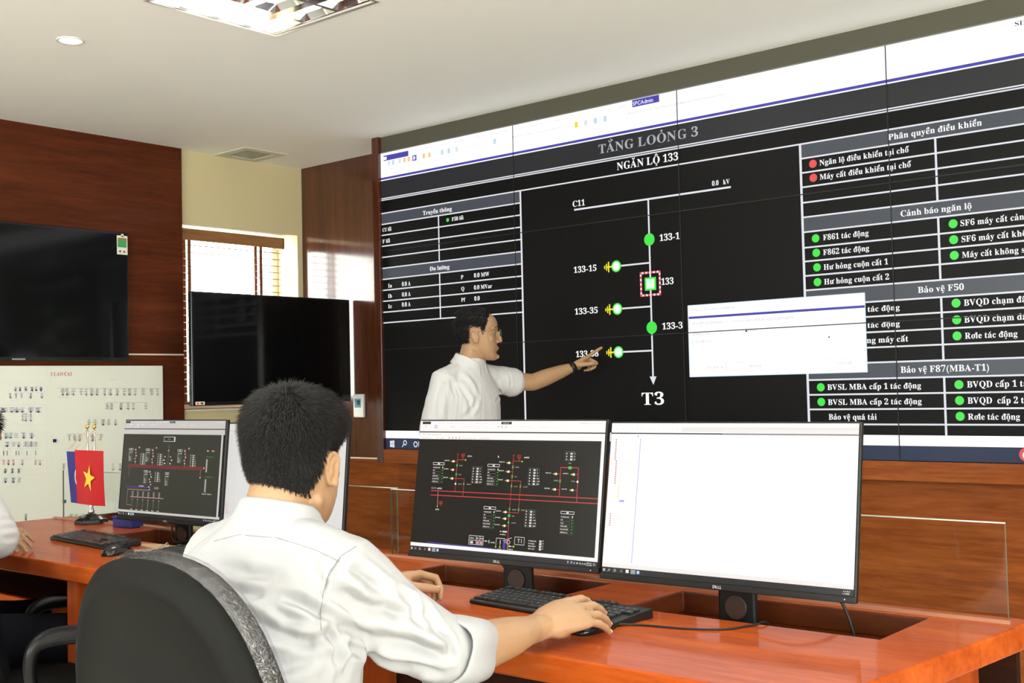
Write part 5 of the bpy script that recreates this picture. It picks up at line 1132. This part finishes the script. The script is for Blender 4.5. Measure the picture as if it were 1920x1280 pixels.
m = MB(); m.box((-.004, -.045, -.002), (.004, .045, .006)); 
q = cast_ = None
w_ = wL-dirL*.006; s_ = dirL.cross(V((0, 0, 1))).normalized(); u_ = s_.cross(dirL)
m = MB(); n = 28
rgs = [[w_+dirL*dz+s_*(r*1.12*math.cos(t))+u_*(r*.92*math.sin(t)) for t in [2*math.pi*k/n for k in range(n)]] for dz, r in ((-.012, .0265), (-.012, .0300), (.012, .0290), (.012, .0255))]
m.rings(rgs, 0, False, True); wt = m.build('watch', BLACKP, pm_, base=B1, smooth=True)
m = MB(); ax = (s_*.86+u_*.5).normalized(); m.cyl(w_-dirL*.006+ax*.028-V(B1), w_-dirL*.006+ax*.0315-V(B1), .010, n=16); m.build('watch_face', BLACKG, wt)
m = MB(); ay = (s_*.9-u_*.43).normalized(); m.cyl(w_+ay*.0285-dirL*.012-V(B1), w_+ay*.0285+dirL*.012-V(B1), .0028, n=8); m.build('buckle', STEEL, wt)
tr = MB(); ring_torso(tr, [((1.285, -.70, .76), .165, .12), ((1.285, -.70, .90), .172, .13), ((1.285, -.70, .98), .165, .125)], by)
for x, y in ((1.285, -.79), (1.275, -.615)): tr.limb([(x, y, .86), (x+.005, y, .48), (x, y, .07)], [.09, .075, .065], 18)
me = blend(tr, .01, 4); put(me, 'trousers', TROUS, B1, pm_)
for x, y in ((1.285, -.79), (1.275, -.615)):
    m = MB(); m.limb([(x-.04, y, .055), (x+.05, y, .05), (x+.17, y+.01, .033)], [(.04, .05), (.043, .045), (.038, .026)], 14); m.box((x-.09, y-.045, 0), (x+.20, y+.05, .012)); m.build('shoe', SHOE, pm_, base=B1)

# ================= the man at the left edge
B2 = (1.10, -3.08, 0.0)
ly = math.radians(12); LM = frame((1.235, -2.975, 1.115), Mrot(math.radians(-20), math.radians(-10)))
body = MB(); head_sections(body, LM); face(body, LM); ear(body, LM, 1); ear(body, LM, -1)
body.limb([(1.25, -3.05, .98), (1.245, -3.02, 1.03), (1.238, -2.985, 1.08)], [(.062, .058), (.057, .056), (.058, .064)], 20)
ring_torso(body, [((1.30, -3.12, .50), .14, .10), ((1.28, -3.10, .70), .14, .09), ((1.26, -3.07, .86), .16, .09), ((1.25, -3.055, .95), .13, .07), ((1.25, -3.05, 1.0), .06, .05)], ly)
sR, eR, wR = V((1.425, -3.055, .940)), V((1.520, -3.020, .828)), V((1.305, -2.905, .800))
sL, eL, wL = V((1.075, -2.98, .925)), V((.945, -2.80, .795)), V((1.085, -2.80, .800))
for a, b, c in ((sR, eR, wR), (sL, eL, wL)): body.limb([a, a.lerp(b, .5), b], [.050, .046, .043], 16); body.limb([b, b.lerp(c, .4), c], [.045, .042, (.029, .024)], 16)
hand(body, wR, (wR-eR)+V((-.04, -.06, -.01)), (0, -.1, 1), -1, [(.2, .3, .2)]*4); hand(body, wL, (.98, -.10, .02), (0, -.5, .86), 1, [(.45, .5, .3)]*4)
for hp, kn, an in (((1.38, -3.14, .50), (1.56, -2.74, .50), (1.55, -2.72, .09)), ((1.22, -3.10, .50), (1.16, -2.70, .50), (1.16, -2.70, .09))): body.limb([hp, kn], [.065, .05], 12); body.limb([kn, an], [.048, .036], 12); body.limb([an, V(an)+V((.02, .14, -.03))], [.035, .03], 10)
me = blend(body, .0042, 4); lm = put(me, 'person', SKIN, B2)
tag(lm, 'person cut off by the left edge, white shirt, leaning at the left desk', 'person')
hair_mesh(LM, 12, lambda p: .028 if p.z > .04 else .012, 2200, .013, reg1, whorl, HAIR, lm, B2, .10, .0014, .35)
sh = MB()
ring_torso(sh, [((1.30, -3.12, .46), .185, .145), ((1.29, -3.11, .60), .180, .140), ((1.27, -3.085, .76), .185, .138), ((1.255, -3.06, .88), .195, .130), ((1.25, -3.05, .940), .185, .110), ((1.25, -3.048, .978), .145, .090), ((1.25, -3.042, 1.005), .09, .075), ((1.248, -3.035, 1.025), .068, .066)], ly)
for s, e, k in ((sR, eR, .03), (sL, eL, -.03)): sh.limb([s.lerp(V((1.25, -3.05, .95)), .35), s+V((k*.3, 0, .005)), s.lerp(e, .5), s.lerp(e, .92)], [.062, .074, .070, .064], 20)
me = blend(sh, .0055, 6); rumple(me, .005, 9, (1, 1, .8), 4.0)
C = lambda pts, w, d: (cast(me, pts), w, d)
crease(me, [l for l in (C([(2,975),(25,975),(45,962)], .008, -.007), C([(2,992),(28,990),(46,978)], .007, -.006), C([(4,1010),(30,1008),(48,1000)], .007, -.006)) if len(l[0]) > 1])
put(me, 'shirt', SHIRT2, B2, lm); collar((1.248, -3.035, 1.012), Mrot(0, math.radians(-16)), (.064, .064), lm, B2, SHIRT2)
tr = MB(); ring_torso(tr, [((1.30, -3.12, .44), .165, .14), ((1.30, -3.12, .52), .17, .145), ((1.295, -3.115, .61), .165, .138)], ly)
for hp, kn, an in (((1.39, -3.14, .515), (1.57, -2.74, .505), (1.56, -2.72, .10)), ((1.22, -3.10, .515), (1.16, -2.70, .505), (1.16, -2.70, .10))): tr.limb([hp, V(hp).lerp(V(kn), .5), kn], [.092, .086, .070], 18); tr.limb([kn, V(kn).lerp(V(an), .5), an], [.066, .060, .055], 16)
me = blend(tr, .008, 4); rumple(me, .006, 10, (1, 1, 1), 1.0); put(me, 'trousers', TROUS, B2, lm)
for x, y in ((1.56, -2.72), (1.16, -2.70)):
    m = MB(); m.limb([(x, y-.03, .055), (x, y+.05, .05), (x, y+.16, .035)], [(.038, .05), (.042, .045), (.038, .028)], 14); m.box((x-.045, y-.07, 0), (x+.045, y+.19, .012)); m.build('shoe', SHOE, lm, base=B2)

# ------------------------------------------------------------------ office chairs
def outline(n=56, w=.217, h=.56):
    out = []
    for k in range(n):
        a = 2*math.pi*k/n; c, s = math.cos(a), math.sin(a)
        if s >= 0: out.append((w*math.copysign(abs(c)**.80, c), .24+(h-.24)*abs(s)**.86))
        else: out.append((w*math.copysign(abs(c)**.55, c)*(1-.10*abs(s)), .24-.24*abs(s)**.7))
    return out
def plate(mb, prof, M, o, cz=.27):
    rg = [[M @ V((x*q, y+.9*(x*q)**2-.10*math.sin(max(0, (cz+(z-cz)*q))/.56*math.pi)*.35, cz+(z-cz)*q)) for x, z in o] for q, y in prof]
    mb.rings(rg)
def wrap_mat():
    m = bpy.data.materials.new('plastic_wrap'); m.use_nodes = True; nt = m.node_tree; nt.nodes.clear(); N = nt.nodes; L = nt.links
    tr = N.new('ShaderNodeBsdfTransparent'); tr.inputs[0].default_value = (.92, .92, .94, 1); gl = N.new('ShaderNodeBsdfGlossy'); gl.inputs['Roughness'].default_value = .07; gl.inputs[0].default_value = (.95, .95, 1, 1)
    tc = N.new('ShaderNodeTexCoord'); mp = N.new('ShaderNodeMapping'); mp.inputs['Scale'].default_value = (1, 1, 1); nz = N.new('ShaderNodeTexNoise'); nz.inputs['Scale'].default_value = 120; nz.inputs['Detail'].default_value = 5; nz.inputs['Distortion'].default_value = 1.2
    L.new(tc.outputs['Object'], mp.inputs[0]); L.new(mp.outputs[0], nz.inputs['Vector']); bp_ = N.new('ShaderNodeBump'); bp_.inputs['Strength'].default_value = .9; bp_.inputs['Distance'].default_value = .005
    L.new(nz.outputs[0], bp_.inputs['Height']); L.new(bp_.outputs[0], gl.inputs['Normal']); mx = N.new('ShaderNodeMixShader'); mx.inputs[0].default_value = .13; out = N.new('ShaderNodeOutputMaterial')
    L.new(tr.outputs[0], mx.inputs[1]); L.new(gl.outputs[0], mx.inputs[2]); L.new(mx.outputs[0], out.inputs[0]); return m
WRAP = wrap_mat(); ARMP = pm('armrest_plastic', (0.004, 0.004, 0.0045), 0.3, spec=0.2)
def chair(label, c, yaw, recline, backz, backy, scale=1.0, arms=1.0, wrap=True):
    t = thing('office_chair', label, 'chair', c, yaw)
    m = MB(); rg = [[V((.24*q*math.copysign(abs(math.cos(a))**.6, math.cos(a)), .02+.23*q*math.copysign(abs(math.sin(a))**.6, math.sin(a)), z)) for a in [2*math.pi*k/40 for k in range(40)]] for q, z in ((.9, .385), (1, .40), (1, .43), (.94, .446), (.5, .45), (.05, .45))]
    m.rings(rg); m.build('seat', CHAIRF, t)
    o = [(x*scale, z) for x, z in outline()]; M = Matrix.Translation((0, backy, backz)) @ Matrix.Rotation(recline, 4, 'X')
    m = MB(); plate(m, [(1.0, .006), (1.018, 0), (1.018, -.012), (.99, -.020), (.93, -.027), (.90, -.024), (.882, -.017), (.5, -.014), (.02, -.014)], M, o); m.build('back_shell', CHAIRG, t)
    m = MB(); plate(m, [(.99, .002), (1.015, .010), (1.02, .024), (1.0, .038), (.93, .048), (.6, .052), (.02, .052)], M, o); bc = m.build('back_cushion', CHAIRF, t)
    if wrap:
        m = MB(); rr = random.Random(4); n = len(o); k1 = [rr.uniform(-.003, .006) for _ in range(n)]
        rg = []
        for q, y in ((1.012, .001), (1.024, .010), (1.032, .025), (1.012, .041), (.94, .052), (.80, .056)):
            rg.append([M @ V((x*q*(1+k1[i]), y+.9*(x*q)**2-.10*math.sin(max(0, (.27+(z-.27)*q))/.56*math.pi)*.35, .27+(z-.27)*q*(1+k1[i]))) for i, (x, z) in enumerate(o)])
        m.rings(rg, 0, False); m.build('plastic_wrap', WRAP, bc)
    m = MB(); m.tube([(0, -.02, .37), (0, -.20, .37), (0, backy-.015, .44), (0, backy-.035, backz+.15)], [(.035, .012)]*4, 10); m.build('back_bracket', BLACKP, t)
    if arms:
        for s in (-1, 1):
            x = s*.29; m = MB(); pts = [(s*.22, -.08, .375), (x, -.10, .41), (x, -.14, .51), (x, -.13, .585), (x, -.06, .612), (x, .06, .612), (x, .14, .60), (x, .185, .54), (x, .165, .46), (x, .10, .40), (s*.22, .06, .375)]
            pts = [V((a_, b_*arms, c_)) for a_, b_, c_ in pts]; rs = [.017]*3+[.020]+[.026]*3+[.020]+[.017]*3; Q = []; R_q = []
            for i in range(len(pts)-1):
                a, b, c_, d_ = pts[max(i-1, 0)], pts[i], pts[i+1], pts[min(i+2, len(pts)-1)]
                for k in range(5): u = k/5; Q.append(.5*((2*b)+(c_-a)*u+(2*a-5*b+4*c_-d_)*u*u+(3*b-a-3*c_+d_)*u**3)); R_q.append((rs[i]+(rs[i+1]-rs[i])*u, .016))
            m.tube(Q+[pts[-1]], R_q+[(.017, .016)], 14); m.build('armrest', ARMP, t)
    m = MB(); m.cyl((0, 0, .10), (0, 0, .37), .028, n=16); m.cyl((0, 0, .345), (0, 0, .385), .11, .12, n=16); m.build('column', BLACKP, t)
    for k in range(5):
        a = 2*math.pi*k/5+.3; d = V((math.cos(a), math.sin(a), 0)); m = MB(); m.tube([d*.02+V((0, 0, .11)), d*.15+V((0, 0, .105)), d*.29+V((0, 0, .08))], [(.024, .018), (.02, .016), (.014, .012)], 10); lg = m.build('leg', BLACKP, t)
        m = MB(); s = d.cross(V((0, 0, 1))); m.cyl(d*.29-s*.022+V((0, 0, .03)), d*.29+s*.022+V((0, 0, .03)), .03, n=16); m.cyl(d*.29+V((0, 0, .05)), d*.29+V((0, 0, .08)), .008, n=8); m.build('caster', BLACKP, lg)
    return t
chair('dark grey office chair back edged with clear plastic wrap, behind the seated man', (3.460, -3.475, 0), math.radians(4), math.radians(13), .468, -.165)
chair('black office chair with a looped armrest, under the person at the left edge', (1.745, -2.93, 0), math.radians(-27), math.radians(8), .40, -.20, .85, arms=.72, wrap=False)
